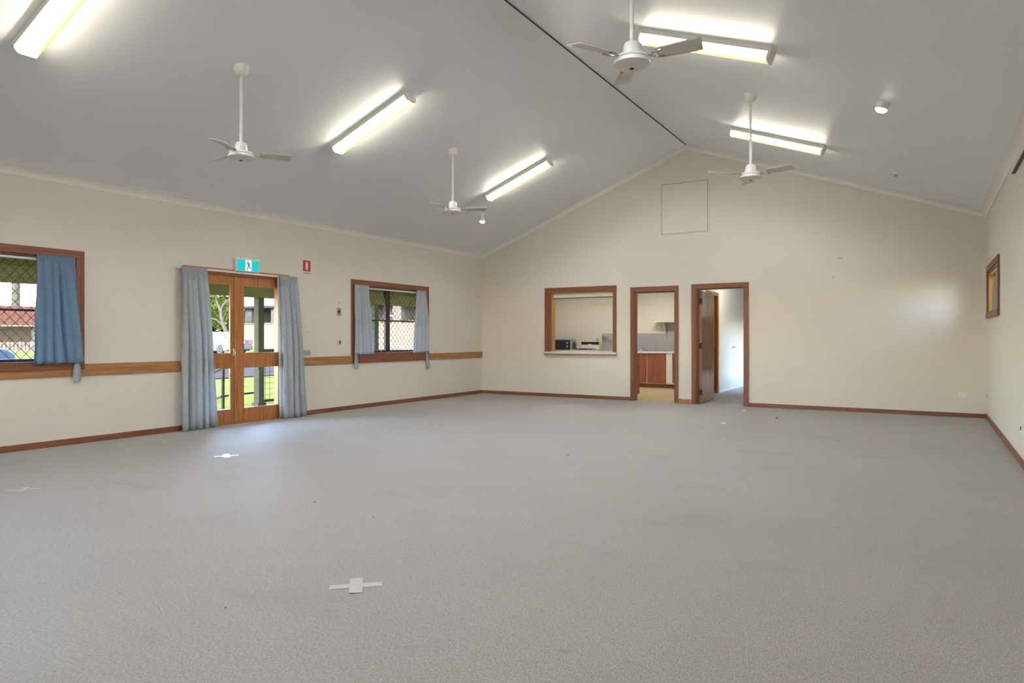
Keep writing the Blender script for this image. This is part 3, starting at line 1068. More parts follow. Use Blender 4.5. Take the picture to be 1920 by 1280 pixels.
# cabinet below the hatch bench, whose end shows past the door jamb
hb = thing('kitchen_cabinet', 'red brown cabinet end panel just inside kitchen doorway, below hatch bench', 'cabinet', (-5.6, KY0 + 0.28, 0), 'kitchen base cabinets')
mb = MB()
mb.box(-6.9, -4.79, KY0 + 0.004, KY0 + 0.36, 0.0, 0.09)
build('kickboard', mb, M['trimx'], hb)
mb = MB()
mb.box(-6.9, -4.787, KY0 + 0.004, KY0 + 0.40, 0.091, 0.86)
build('body', mb, M['cabwhite'], hb)
mb = MB()
mb.box(-4.786, -4.76, KY0 + 0.004, KY0 + 0.41, 0.091, 0.86)
build('end_panel', mb, M['melamine'], hb)

# ------------------------------------------------------------------ ceiling lights
ANG_L, ANG_R = math.atan(SL), math.atan(SR)


def make_batten():
    t = empty('fluorescent_light', (0, 0, 0))
    Lh = 0.635
    mb = MB()
    mb.box(-Lh, Lh, -0.085, 0.085, -0.05, 0)
    build('tray', mb, M['white'], t, world=False)
    mb = MB()
    mb.grid([[(-Lh + 0.02, y, -0.112) for y in (-0.05, 0.05)], [(Lh - 0.02, y, -0.112) for y in (-0.05, 0.05)]])
    df = build('diffuser', mb, M['diffuser'], t, world=False)
    mb = MB()
    for sg in (-1, 1):
        mb.grid([[(x, sg * y, z) for y, z in ((0.0845, -0.079), (0.0845, -0.094), (0.070, -0.111), (0.050, -0.112))] for x in (-Lh + 0.02, Lh - 0.02)])
    mb2 = MB()
    for sg in (-1, 1):
        mb2.grid([[(x, sg * 0.0845, z) for z in (-0.050, -0.079)] for x in (-Lh + 0.02, Lh - 0.02)])
    build('diffuser_side', mb2, M['diffside'], df, world=False)
    tag(build('diffuser_edge', mb, M['diffedge'], df, world=False), 'yellowed edge of the diffuser')
    for y in (-0.036, 0.036):
        mb = MB()
        mb.tube([(-Lh + 0.04, y, -0.080), (Lh - 0.04, y, -0.080)], 0.0145, 12)
        build('tube', mb, M['tube'], t, smooth=True, world=False)
    for s in (-1, 1):
        mb = MB()
        q = [(-0.089, 0), (0.089, 0), (0.089, -0.08), (0.083, -0.096), (0.068, -0.118), (-0.068, -0.118), (-0.083, -0.096), (-0.089, -0.08)]
        mb.prism([(s * (Lh - 0.02), y, z) for y, z in q], (s * 0.026, 0, 0))
        build('end_cap', mb, M['white'], t, world=False, bevel=0.003)
    return t


LX, RXC = -5.765, -1.735


def onceil(x, y):
    return (x, y, ceil_z(x) - 0.001)


bat = make_batten()
tag(bat, 'long twin tube ceiling light nearest the top left corner of the photo', 'ceiling light', 'fluorescent ceiling lights')
bat.location = onceil(LX, 2.76)
bat.rotation_euler = (0, -ANG_L, 0)
lefts = [(6.24, 'long ceiling light on left slope between two white fans'), (9.72, 'lit ceiling light on left slope closest to back wall')]
rights = [(6.31, 'lit ceiling light on right slope partly behind the nearest fan blade'), (9.88, 'lit ceiling light on right slope crossed by a fan downrod, nearest back gable')]
for y, lb in lefts:
    copy_thing(bat, onceil(LX, y), (0, -ANG_L, 0), lb)
for y, lb in rights:
    copy_thing(bat, onceil(RXC, y), (0, ANG_R, 0), lb)
copy_thing(bat, onceil(RXC, 2.8), (0, ANG_R, 0), 'ceiling light on right slope above the viewpoint, out of view')
for y, nm in ((-0.75, 'just behind the viewpoint'), (-4.2, 'at the front end of the room')):  # unseen battens added to lift the ambient light
    if y < -2:
        copy_thing(bat, onceil(LX, y), (0, -ANG_L, 0), 'added fill light on left slope %s, out of view' % nm)
    copy_thing(bat, onceil(RXC, y), (0, ANG_R, 0), 'added fill light on right slope %s, out of view' % nm)
k = copy_thing(bat, (-3.05, 14.9, 2.719), (0, 0, 0), 'added short fill light on flat hallway ceiling, out of view')
k.scale = (0.5, 1, 1)  # unseen batten added to brighten the hallway
for x, y, nm in ((-7.3, 14.4, 'left part of'), (-5.2, 14.4, 'right part of')):  # unseen battens added to brighten the kitchen
    k = copy_thing(bat, (x, y, 2.719), (0, 0, 0), 'added short fill light on %s flat kitchen ceiling, out of view' % nm)
    k.scale = (0.55 if x < -6 else 0.9, 1, 1)


# ------------------------------------------------------------------ ceiling fans
HUB = 2.985


def make_fan():
    t = empty('ceiling_fan', (0, 0, 0))
    # origin at the centre of the blade ring
    mb = MB()
    mb.lathe((0, 0, 0), [(0, -0.062), (0.03, -0.062), (0.06, -0.057), (0.1, -0.05), (0.122, -0.036), (0.122, -0.026), (0.112, -0.02), (0.112, -0.008), (0.118, -0.002), (0.112, 0.006), (0.105, 0.016), (0.06, 0.022), (0, 0.022)], 40)
    build('motor_housing', mb, M['white'], t, smooth=True, world=False)
    mb = MB()
    mb.lathe((0, 0, 0), [(0, 0.024), (0.062, 0.024), (0.063, 0.03), (0.055, 0.085), (0.046, 0.108), (0.02, 0.118), (0, 0.118)], 32)
    build('motor_cup', mb, M['white'], t, smooth=True, world=False)
    mb = MB()
    mb.lathe((0, 0, 0), [(0, -0.0675), (0.014, -0.0675), (0.014, -0.0625), (0, -0.0625)], 16)
    build('cap', mb, M['dark'], t, world=False)
    for k in range(3):
        a = k * 2 * PI / 3
        R = Matrix.Rotation(a, 3, 'Z')
        # blade, pitched and gently curved
        rows = []
        for i in range(11):
            x = 0.175 + (0.485 - 0.175) * i / 10
            w = 0.054 + 0.014 * i / 10
            if i == 10:
                w *= 0.94
            row = []
            for j in range(7):
                y = -w + 2 * w * j / 6
                xx = x - (0.02 * (j / 6) if i == 10 else 0)
                z = 0.006 - y * math.tan(math.radians(13)) - 0.05 * y * y / 0.06 * 0.3
                row.append(R @ Vector((xx, y, z)))
            rows.append(row)
        mb = MB()
        mb.grid(rows)
        bl = build('blade', mb, M['fanblade'], t, smooth=True, solid=0.004, world=False)
        mb = MB()
        for sy in (-1, 1):
            pts = [(0.108, 0.0, 0.002), (0.14, sy * 0.012, 0.0), (0.16, sy * 0.03, -sy * 0.004), (0.195, sy * 0.038, -sy * 0.0075 - 0.001), (0.215, sy * 0.036, -sy * 0.0075 - 0.001)]
            for p, q in zip(pts, pts[1:]):
                mb.bar(R @ Vector(p), R @ Vector(q), 0.014, 0.005)
            mb.lathe(R @ Vector((0.208, sy * 0.036, -sy * 0.0075 - 0.008)), [(0, 0), (0.006, 0), (0.006, 0.006), (0, 0.006)], 8)
        build('blade_bracket', mb, M['bracket'], bl, world=False)
    return t


def fan_rod(t, x, y, slope, hub):
    """downrod and ceiling canopy cut to the slope; their length depends on where the fan hangs"""
    top = ceil_z(x) - hub
    mb = MB()
    mb.tube([(0, 0, 0.11), (0, 0, top - 0.03)], 0.0135, 12)
    build('downrod', mb, M['white'], t, smooth=True, world=False)
    mb = MB()
    rings = []
    seg = 28
    for r, z in ((0.018, -0.085), (0.03, -0.088), (0.055, -0.07), (0.068, -0.045), (0.071, -0.02)):
        rings.append([(r * math.cos(2 * PI * k / seg), r * math.sin(2 * PI * k / seg), top + z) for k in range(seg)])
    rings.append([(0.071 * math.cos(2 * PI * k / seg), 0.071 * math.sin(2 * PI * k / seg), top - 0.001 + slope * 0.071 * math.cos(2 * PI * k / seg)) for k in range(seg)])
    for a in range(len(rings) - 1):
        pass
    vs = [[mb.bm.verts.new(p) for p in rg] for rg in rings]
    for a, b in zip(vs, vs[1:]):
        for k in range(seg):
            mb.bm.faces.new((a[k], a[(k + 1) % seg], b[(k + 1) % seg], b[k]))
    mb.bm.faces.new(vs[0][::-1])
    mb.bm.faces.new(vs[-1])
    build('canopy', mb, M['white'], t, smooth=True, world=False)


fans = [(-5.74, 4.38, 55, 2.975, 'white three blade fan hanging from left slope nearer the blue curtain side'),
        (-5.735, 7.88, 34, 2.99, 'smallest looking white fan on left slope, toward the far corner'),
        (-1.70, 4.38, 0, 3.055, 'largest looking white fan hanging near the ridge strip, blade over a lit tube'),
        (-1.685, 7.96, 105, 3.0, 'white fan hanging in front of the back gable wall on right side')]
proto = make_fan()
roots = []
for i, (x, y, ang, hub, lb) in enumerate(fans):
    rz = math.radians(ang)
    roots.append((copy_thing(proto) if i else proto, x, y, rz, hub, lb))
for t, x, y, rz, hub, lb in roots:
    t.location = (x, y, hub)
    t.rotation_euler = (0, 0, 0)
    ORG[t] = Vector((x, y, hub))
    tag(t, lb, 'ceiling fan', 'white ceiling fans')
    R = Matrix.Rotation(rz, 4, 'Z')
    for ch in t.children:
        if ch.name.split('.')[0] == 'blade':
            ch.matrix_local = R
    fan_rod(t, x, y, SL if x < RX else -SR, hub)

# ------------------------------------------------------------------ spot lamps and sensor
x, y = -6.875, 10.33
sp = thing('spotlight', 'small lit round spotlight on left slope near back corner', 'spotlight', (x, y, ceil_z(x)))
mb = MB()
nz = Vector((SL, 0, -1)).normalized()
c0 = Vector((x, y, ceil_z(x)))
mb.lathe(c0 - nz * 0.0005, [(0, 0), (0.05, 0), (0.05, 0.015), (0.02, 0.025), (0.016, 0.07), (0, 0.07)], 20, nz)
build('base', mb, M['white'], sp, smooth=True)
mb = MB()
c1 = c0 + nz * 0.06
ax = Vector((0.05, -0.25, -1)).normalized()
mb.lathe(c1, [(0, 0), (0.03, 0.0), (0.045, 0.03), (0.05, 0.07), (0.0, 0.07)], 24, ax)
build('housing', mb, M['white'], sp, smooth=True)
mb = MB()
mb.lathe(c1 + ax * 0.0705, [(0.048, 0), (0.04, 0.014), (0.02, 0.022), (0, 0.024)], 24, ax)
build('lens', mb, M['lampglow'], sp, smooth=True)
x, y = -0.347, 7.42
sp = thing('floodlight', 'lit white emergency lamp on right slope above the right wall window', 'emergency light', (x, y, ceil_z(x)))
nz = Vector((-SR, 0, -1)).normalized()
c0 = Vector((x, y, ceil_z(x)))
mb = MB()
mb.lathe(c0 - nz * 0.0005, [(0, 0), (0.058, 0), (0.060, 0.02), (0.056, 0.058), (0.0, 0.058)], 28, nz)
build('base', mb, M['white'], sp, smooth=True)
mb = MB()
mb.lathe(c0 + nz * 0.0585, [(0.054, 0), (0.05, 0.014), (0.035, 0.026), (0.015, 0.031), (0, 0.032)], 28, nz)
build('lens', mb, M['lampglow'], sp, smooth=True)
x, y = -0.353, 10.68
sn = thing('smoke_sensor', 'tiny white sensor on right slope close to back wall cornice', 'sensor', (x, y, ceil_z(x)))
c0 = Vector((x, y, ceil_z(x)))
mb = MB()
mb.lathe(c0 - nz * 0.0005, [(0, 0), (0.045, 0), (0.045, 0.02), (0.0, 0.022)], 20, nz)
build('base', mb, M['white'], sn, smooth=True)
mb = MB()
mb.lathe(c0 + nz * 0.022, [(0.028, 0), (0.022, 0.025), (0, 0.028)], 16, nz)
build('cap', mb, M['bracket'], sn, smooth=True)


# ------------------------------------------------------------------ curtains
def pleats(P, top, bot, zt, zb, n, amp_t, amp_b, w0, seed=0, curve=1.0, nv=26):
    rnd = random.Random(seed)
    ph = [rnd.uniform(-0.5, 0.5) for _ in range(n + 3)]
    rows = []
    nu = n * 9
    for j in range(nv + 1):
        v = j / nv
        e = v ** curve
        a = top[0] + (bot[0] - top[0]) * e
        b = top[1] + (bot[1] - top[1]) * e
        amp = amp_t + (amp_b - amp_t) * min(1, v * 2.2)
        row = []
        for i in range(nu + 1):
            u = i / nu
            uw = u + 0.018 * math.sin(5 * v + 7 * u + seed)
            k = min(n, int(u * n))
            s = 1.7 * abs(math.sin(PI * n * uw + 0.35 * math.sin(3.1 * v + seed))) ** 0.8 - 1
            mod = 0.65 + 0.35 * math.sin(2.3 * u * n + seed * 1.7)
            x = w0 + amp * (1 + s * mod)
            if v < 0.05:
                x = w0 + amp * (1 + 0.8 * math.sin(2 * PI * 2 * n * u))
            row.append(P(a + (b - a) * u, zt + (zb - zt) * v - 0.006 * math.sin(2 * PI * n * u) * (v > 0.98), x))
        rows.append(row)
    mb = MB()
    mb.grid(rows)
    return mb


def curtain(name, label, P, top, bot, zt, zb, n, mat, w0, seed, curve=1.0, amp=(0.010, 0.024), group='window curtains'):
    o = build(name, pleats(P, top, bot, zt, zb, n, amp[0], amp[1], w0, seed, curve), mat, None, smooth=True, solid=0.003, loc=P((top[0] + top[1]) / 2, zb, w0), norm=False)
    tag(o, label, 'curtain', group)
    return o


def tie(parent, P, u, z0, z1, w0, mat, lean=0.0):
    rows = []
    for j in range(13):
        v = j / 12
        hw = 0.026 + 0.018 * math.sin(v * 2.6)
        tw = 0.5 * math.sin(v * 5)
        z = z0 + (z1 - z0) * v
        uu = u + lean * v * v
        rows.append([P(uu - hw, z, w0 + 0.006 * tw), P(uu, z, w0 + 0.009), P(uu + hw, z, w0 - 0.006 * tw)])
    mb = MB()
    mb.grid(rows)
    return build('tie_band', mb, mat, parent, smooth=True, solid=0.004, norm=False)


c1 = curtain('curtain', 'blue pleated curtain at the right edge of the left window', PL, (3.605, 3.985), (3.575, 4.075), 2.056, 0.902, 5, M['ctblue'], 0.034, 1, 1.2, (0.012, 0.042))
tie(c1, PL, 4.01, 0.905, 0.690, 0.046, M['ctgrey'], 0.0)
c2 = curtain('curtain', 'grey curtain on left side of the window between door and corner', PL, (8.31, 8.655), (8.305, 8.77), 2.05, 0.902, 5, M['ctgrey'], 0.034, 2, 1.4, (0.010, 0.032))
tie(c2, PL, 8.345, 0.91, 0.66, 0.046, M['ctgrey'], 0.01)
c3 = curtain('curtain', 'grey curtain on corner side of the window between door and corner', PL, (9.925, 10.185), (9.79, 10.285), 2.05, 0.904, 4, M['ctgrey'], 0.034, 3, 0.8, (0.010, 0.032))
tie(c3, PL, 10.22, 0.91, 0.605, 0.046, M['ctgrey'], 0.06)
c4 = curtain('curtain', 'full length grey blue curtain left of the double door, reaching carpet', PL, (5.232, 5.592), (5.222, 5.732), 2.075, 0.012, 5, M['ctgrey'], 0.062, 4, 1.0, (0.016, 0.055), 'door curtains')
c5 = curtain('curtain', 'full length grey curtain right of the double door with pale lining edge', PL, (6.765, 7.085), (6.80, 7.245), 2.075, 0.012, 4, M['ctgrey'], 0.062, 5, 1.0, (0.016, 0.055), 'door curtains')
mb = pleats(PL, (6.735, 6.82), (6.775, 6.86), 2.07, 0.02, 1, 0.004, 0.008, 0.05, 9)
build('lining', mb, M['lining'], c5, smooth=True, solid=0.002, norm=False)
c6 = curtain('curtain', 'grey curtain drawn half across the high window on right wall', PR, (10.18, 11.15), (10.2, 11.55), 2.056, 1.56, 8, M['ctdark'], -0.045, 6, 1.0, (0.008, 0.02))


def rod(name, label, P, u0, u1, z, w, ends=True):
    t = thing(name, label, 'curtain track', P((u0 + u1) / 2, z, w))
    mb = MB()
    mb.pbox(P, u0, u1, z, z + 0.026, w - 0.012, w + 0.008)
    build('track', mb, M['white'], t, bevel=0.003)
    for u in (u0 + 0.06, u1 - 0.06):
        mb = MB()
        mb.pbox(P, u - 0.012, u + 0.012, z + 0.004, z + 0.03, min(0.0005, w - 0.012), w - 0.012) if ends else mb.pbox(P, u - 0.012, u + 0.012, z + 0.026, z + 0.034, w - 0.012, w + 0.008)
        build('bracket', mb, M['white'], t)
    return t


rod('curtain_track', 'white curtain track across the top of the double door', PL, 5.20, 7.11, 2.050, 0.040)
rod('curtain_track', 'white curtain track inside the left window head', PL, 2.18, 3.98, 2.004, -0.03, False)
rod('curtain_track', 'white curtain track inside head of window between door and corner', PL, 8.39, 10.19, 1.999, -0.03, False)
rod('curtain_track', 'short white track inside the high right wall window', PR, 10.2, 11.78, 2.06, -0.03, False)

# ------------------------------------------------------------------ signs and wall fittings
ex = thing('exit_sign', 'lit green emergency exit sign with running figure above double door', 'exit sign', PL(6.215, 2.165, 0))
mb = MB()
mb.pbox(PL, 6.035, 6.425, 2.085, 2.268, 0.0005, 0.062)
build('housing', mb, M['white'], ex, bevel=0.006)
mb = MB()
mb.pbox(PL, 6.06, 6.41, 2.098, 2.245, 0.0625, 0.066)
fc = build('sign_face', mb, M['exitgreen'], ex)
mb = MB()
mb.pbox(PL, 6.185, 6.285, 2.098, 2.245, 0.0662, 0.0672)
build('door_panel', mb, M['exitwhite'], fc)
mb = MB()
w = 0.0686
e0 = Vector((1, 0, 0))


def limb(mb, pts, th):
    for p, q in zip(pts, pts[1:]):
        mb.bar(PL(p[0], p[1], w), PL(q[0], q[1], w), 0.002, th, up=(0, 1, 0)) if False else mb.bar(PL(p[0], p[1], w), PL(q[0], q[1], w), th, 0.0016, up=(1, 0, 0))


mb.lathe(PL(6.222, 2.222, w - 0.0008), [(0, 0), (0.010, 0), (0.010, 0.0016), (0, 0.0016)], 14, (1, 0, 0))
limb(mb, [(6.228, 2.205), (6.242, 2.165)], 0.022)
limb(mb, [(6.226, 2.202), (6.208, 2.196), (6.190, 2.188)], 0.009)
limb(mb, [(6.234, 2.204), (6.258, 2.20), (6.270, 2.178)], 0.009)
limb(mb, [(6.238, 2.168), (6.222, 2.140), (6.208, 2.108)], 0.011)
limb(mb, [(6.244, 2.166), (6.256, 2.140), (6.280, 2.134)], 0.011)
build('running_figure', mb, M['figure'], fc)
mb = MB()
mb.pbox(PL, 6.14, 6.26, 2.268, 2.285, 0.0005, 0.04)
build('mounting_plate', mb, M['white'], ex)

fs = thing('fire_extinguisher_sign', 'small red sign with white extinguisher symbol right of exit sign', 'sign', PL(7.333, 2.25, 0))
mb = MB()
mb.pbox(PL, 7.26, 7.407, 2.183, 2.350, 0.0005, 0.003)
pl = build('sign_plate', mb, M['red'], fs)
mb = MB()
pts = [(7.312, 2.215), (7.354, 2.215), (7.354, 2.312), (7.346, 2.325), (7.338, 2.329), (7.338, 2.336), (7.328, 2.336), (7.328, 2.329), (7.32, 2.325), (7.312, 2.312)]
mb.prism([PL(a, b, 0.0032) for a, b in pts], (0.001, 0, 0))
mb.prism([PL(a, b, 0.0032) for a, b in [(7.322, 2.195), (7.344, 2.195), (7.340, 2.205), (7.326, 2.205)]], (0.001, 0, 0))
build('extinguisher_symbol', mb, M['signwhite'], pl)
mb = MB()
mb.pbox(PL, 7.26, 7.407, 2.148, 2.183, 0.0005, 0.003)
st2 = build('caption_strip', mb, M['signwhite'], fs)
mb = MB()
mb.pbox(PL, 7.262, 7.405, 2.152, 2.162, 0.0032, 0.0038)
build('caption_line', mb, M['red'], st2)


def plate(name, label, cat, P, u, z, w, h, mat=None, mark=None, group=None):
    t = thing(name, label, cat, P(u, z, 0), group)
    mb = MB()
    mb.pbox(P, u - w / 2, u + w / 2, z - h / 2, z + h / 2, 0.0005, 0.009)
    build('face_plate', mb, mat or M['plate'], t, bevel=0.003)
    if mark:
        mw_, mh_, mm = mark[:3]
        ou = mark[3] if len(mark) > 3 else 0
        oz = mark[4] if len(mark) > 4 else 0
        mb = MB()
        mb.pbox(P, u + ou - mw_ / 2, u + ou + mw_ / 2, z + oz - mh_ / 2, z + oz + mh_ / 2, 0.0095, 0.014)
        build('switch', mb, mm, t)
    return t


plate('light_switch', 'grey wall controller with dark centre between double door and window', 'switch', PL, 8.0, 1.595, 0.085, 0.125, M['bracket'], (0.045, 0.05, M['dark']))
plate('wall_plate', 'small round dotted ivory plate above the grey wall controller', 'wall plate', PL, 8.01, 1.741, 0.075, 0.07, None, (0.014, 0.014, M['dark']))
plate('wall_plate', 'ivory plate with dark slot below the wall controller, above chair rail', 'wall plate', PL, 8.02, 1.107, 0.08, 0.085, None, (0.022, 0.05, M['dark']))
plate('power_outlet', 'white double power outlet low on back wall near right corner', 'power outlet', PB, 0.46, 0.328, 0.115, 0.072, M['whiteb'], (0.07, 0.02, M['cabwhite'], -0.01, 0))
plate('power_outlet', 'power outlet low on right wall close to back corner', 'power outlet', PR, 11.86, 0.346, 0.115, 0.075, M['whiteb'], (0.03, 0.03, M['dark']))
plate('power_outlet', 'power outlet low on right wall at the edge of the photo', 'power outlet', PR, 7.84, 0.343, 0.115, 0.075, M['whiteb'], (0.04, 0.035, M['dark']))

mb = MB()
yy0, yy1 = 7.235, 7.41
pts = [(yy0, 0.905), (yy1, 0.905), (yy1, 0.985), (yy1 - 0.02, 0.978), (yy1 - 0.035, 0.992), (yy1 - 0.055, 0.980), (yy1 - 0.075, 0.990), (yy1 - 0.1, 0.976), (yy1 - 0.13, 0.988), (yy0, 0.98)]
mb.prism([PL(a, b, 0.0005) for a, b in pts], (0.002, 0, 0))
tag(build('wall_patch', mb, M['patch'], None, loc=PL(7.32, 0.94, 0)), 'grey green torn patch on left wall beside right door curtain', 'patch')
hk = thing('curtain_hook', 'small pale tie back hook on wall right of door curtain', 'hook', PL(7.33, 1.262, 0))
mb = MB()
mb.lathe(PL(7.33, 1.262, 0.0005), [(0, 0), (0.012, 0), (0.008, 0.006), (0, 0.006)], 12, (1, 0, 0))
build('base', mb, M['white'], hk)
mb = MB()
mb.tube([PL(7.33, 1.262, 0.006), PL(7.35, 1.262, 0.03), PL(7.385, 1.262, 0.03), PL(7.39, 1.275, 0.03)], 0.004, 8)
build('hook_arm', mb, M['white'], hk)

# access panel high on the gable
ap = thing('access_panel', 'square painted access door high on the back gable wall', 'access panel', PB(-3.717, 3.51, 0))
mb = MB()
for q in ((-4.165, -4.140, 3.035, 3.98), (-3.293, -3.268, 3.035, 3.98), (-4.140, -3.293, 3.035, 3.052), (-4.140, -3.293, 3.963, 3.98)):
    mb.pbox(PB, *q, 0.0005, 0.010)
build('frame', mb, M['wall'], ap)
mb = MB()
mb.pbox(PB, -4.140, -3.293, 3.052, 3.963, 0.0005, 0.002)
build('joint', mb, M['patch'], ap)
mb = MB()
mb.pbox(PB, -4.130, -3.303, 3.062, 3.953, 0.003, 0.012)
pnl = build('door', mb, M['wall'], ap, bevel=0.002)
mb = MB()
mb.pbox(PB, -4.142, -4.085, 3.488, 3.522, 0.0125, 0.02)
build('latch', mb, M['enamel'], pnl)
hk = thing('wall_bracket', 'small ivory bracket high on back wall right of fan', 'bracket', PB(-1.19, 2.45, 0))
mb = MB()
mb.pbox(PB, -1.235, -1.145, 2.43, 2.475, 0.0005, 0.008)
build('back_plate', mb, M['plate'], hk, bevel=0.002)
mb = MB()
mb.pbox(PB, -1.225, -1.155, 2.452, 2.46, 0.0085, 0.03)
build('lip', mb, M['plate'], hk)
hk = thing('picture_hook', 'tiny hook on back wall below the ivory bracket', 'hook', PB(-1.278, 2.15, 0))
mb = MB()
mb.pbox(PB, -1.284, -1.272, 2.145, 2.2, 0.0005, 0.003)
build('strap', mb, M['plate'], hk)
mb = MB()
mb.tube([PB(-1.278, 2.165, 0.003), PB(-1.278, 2.145, 0.014), PB(-1.278, 2.15, 0.024)], 0.005, 8)
build('hook_arm', mb, M['bracket'], hk)
mb = MB()
mb.pbox(PR, -0.5, 8.45, 2.81, 2.925, 0.0005, 0.035)
pm = build('mounted_pelmet', mb, M['wall'], None, bevel=0.003, loc=PR(4.0, 2.81, 0))
tag(pm, 'cream boxed ledge under cornice along right wall at photo edge', 'pelmet')
mb = MB()
mb.pbox(PR, -0.5, 8.40, 2.803, 2.8095, 0.0005, 0.028)
build('painted_shadow', mb, M['gap'], pm)  # dark strip painted as the shadow under the ledge


# ------------------------------------------------------------------ marks on the carpet
def tape_cross(label, x, y, arm, width, ang, mat, stub=None):
    t = thing('tape_cross', label, 'tape mark', (x, y, 0), 'tape crosses on the carpet')
    ca, sa = math.cos(ang), math.sin(ang)
    d1, d2 = Vector((ca, sa, 0)), Vector((-sa, ca, 0))
    c = Vector((x, y, 0.0015))
    a2 = stub or arm
    for nm, d, a, z, wd in (('long_strip', d1, arm, 0.0, width), ('cross_strip', d2, a2, 0.0016, width * 1.15)):
        rows = []
        n = 8
        sd = Vector((-d.y, d.x, 0))
        for i in range(n + 1):
            s = -a + 2 * a * i / n
            rows.append([c + d * s + sd * (k * wd / 2) + Vector((0, 0, z + 0.0006 * math.sin(i * 2.1 + k))) for k in (-1, 0, 1)])
        mb = MB()
        mb.grid(rows)
        build(nm, mb, mat, t, solid=0.0012)
    return t


a0 = math.atan2(2.496 - 2.333, -2.232 + 2.408)
tape_cross('pale tape cross stuck on carpet in the foreground', -2.32, 2.41, 0.122, 0.052, a0, M['tape'], 0.098)
tape_cross('tape cross with painted sky glare on carpet in front of the double door', -5.968, 4.385, 0.115, 0.055, math.atan2(0.183, 0.124), M['tapeb'], 0.11)
tape_cross('faint tape cross on carpet below the left window', -5.99, 2.60, 0.12, 0.05, math.radians(52), M['tape'], 0.08)


def fleck(label, x, y, r, mat, flat=0.45):
    mb = MB()
    n = 9
    top = []
    rnd = random.Random(int(x * 1000 + y * 77))
    prof = [(0, 0.0005)] + [(r * q, 0.0005 + r * flat * h) for q, h in ((0.8, 0.0), (1.0, 0.35), (0.8, 0.8), (0.35, 1.0))] + [(0, 0.0005 + r * flat)]
    mb.lathe((x, y, 0), prof, n)
    for v in mb.bm.verts:
        v.co.x = x + (v.co.x - x) * rnd.uniform(0.75, 1.3)
        v.co.y = y + (v.co.y - y) * rnd.uniform(0.75, 1.3)
    tag(build('floor_fleck', mb, mat, None, smooth=True, loc=(x, y, 0)), label, 'fleck', 'specks of debris on the carpet')


fleck('white speck on carpet in front of the hallway door', -2.389, 9.606, 0.035, M['tapeb'], 0.12)
fleck('white speck on carpet at foot of hallway door frame', -2.50, 11.38, 0.03, M['tapeb'], 0.15)
fleck('dark speck on carpet near back wall right of hallway door', -1.865, 10.578, 0.022, M['lint'])
fleck('dark speck on carpet in middle of floor, left of centre', -3.755, 3.483, 0.007, M['lint'])
fleck('second dark speck on carpet, just above the foreground tape cross', -3.112, 3.392, 0.006, M['lint'])
fleck('dark speck on carpet below the kitchen doorway', -3.07, 6.18, 0.009, M['lint'])
fleck('tiny dark speck on carpet at lower left foreground', -2.62, 1.92, 0.005, M['lint'])

# ------------------------------------------------------------------ verandah
VX = -10.1
mb = MB()
mb.box(-10.17, XL - 0.22, -2, 18, -0.25, -0.03)
struct('verandah_slab', mb, M['concrete'])
mb = MB()
mb.prism([(-10.6, -2, 2.12), (XL - 0.22, -2, 2.70), (XL - 0.22, -2, 2.74), (-10.6, -2, 2.16)], (0, 14.1, 0))
mb.prism([(-10.6, 12.1, 2.12), (-9.12, 12.1, 2.493), (-9.12, 12.1, 2.533), (-10.6, 12.1, 2.16)], (0, 5.5, 0))
struct('verandah_roof', mb, M['olive'])
mb = MB()
mb.box(VX - 0.07, VX + 0.07, -2, 17, 1.885, 2.11)
tag(build('verandah_beam', mb, M['olive'], None, bevel=0.006, loc=(VX, 5, 1.885)), 'olive painted verandah beam across top of the door glass', 'beam')
posts = [(8.08, 'sage green verandah post seen through the right door leaf'), (11.05, 'sage green verandah post seen through window between door and corner'), (4.98, 'sage green verandah post hidden behind left door curtain')]
p0 = None
for y, lb in posts:
    if p0 is None:
        p0 = thing('verandah_post', lb, 'post', (VX, y, -0.03), 'verandah posts')
        mb = MB()
        mb.box(VX - 0.062, VX + 0.062, y - 0.062, y + 0.062, -0.03, 1.884)
        build('shaft', mb, M['sage'], p0, bevel=0.006)
        mb = MB()
        mb.box(VX - 0.085, VX + 0.085, y - 0.085, y + 0.085, -0.0295, 0.03)
        mb.box(VX + 0.0625, VX + 0.075, y - 0.062, y + 0.0, 0.03, 0.62)
        build('foot', mb, M['sage'], p0)
    else:
        copy_thing(p0, (VX, y, -0.03), None, lb)

# balustrade to the right of the steps, stair handrail to the left
bl = thing('balustrade', 'grey balustrade with wire mesh seen through lower right door glass', 'balustrade', (VX, 9.5, -0.03))
mb = MB()
mb.box(VX - 0.02, VX + 0.02, 8.17, 10.96, 0.92, 0.97)
build('top_rail', mb, M['railm'], bl)
mb = MB()
mb.box(VX - 0.02, VX + 0.02, 8.17, 10.96, 0.03, 0.075)
build('bottom_rail', mb, M['railm'], bl)
mb = MB()
for i in range(28):
    y = 8.21 + i * 0.1
    mb.box(VX - 0.0025, VX + 0.0025, y - 0.0025, y + 0.0025, 0.076, 0.919)
for i in range(8):
    z = 0.16 + i * 0.1
    mb.box(VX - 0.0024, VX + 0.0024, 8.18, 10.95, z - 0.0025, z + 0.0025)
build('wire_mesh', mb, M['railm'], bl)
hr = thing('stair_handrail', 'brown grey stair handrail seen through lower left door glass', 'handrail', (-10.5, 7.6, -0.25))
mb = MB()
mb.box(-10.42, -10.38, 7.55, 7.59, -0.249, 0.655)
build('post', mb, M['railm'], hr)
mb = MB()
mb.bar((-10.4, 7.57, 0.66), (-11.6, 7.6, 0.30), 0.045, 0.04)
mb.bar((-10.4, 7.57, 0.655), (-10.4, 8.0, 0.66), 0.04, 0.04)
build('top_rail', mb, M['railm'], hr)
mb = MB()
mb.bar((-10.4, 7.55, 0.165), (-11.6, 7.6, -0.16), 0.035, 0.03)
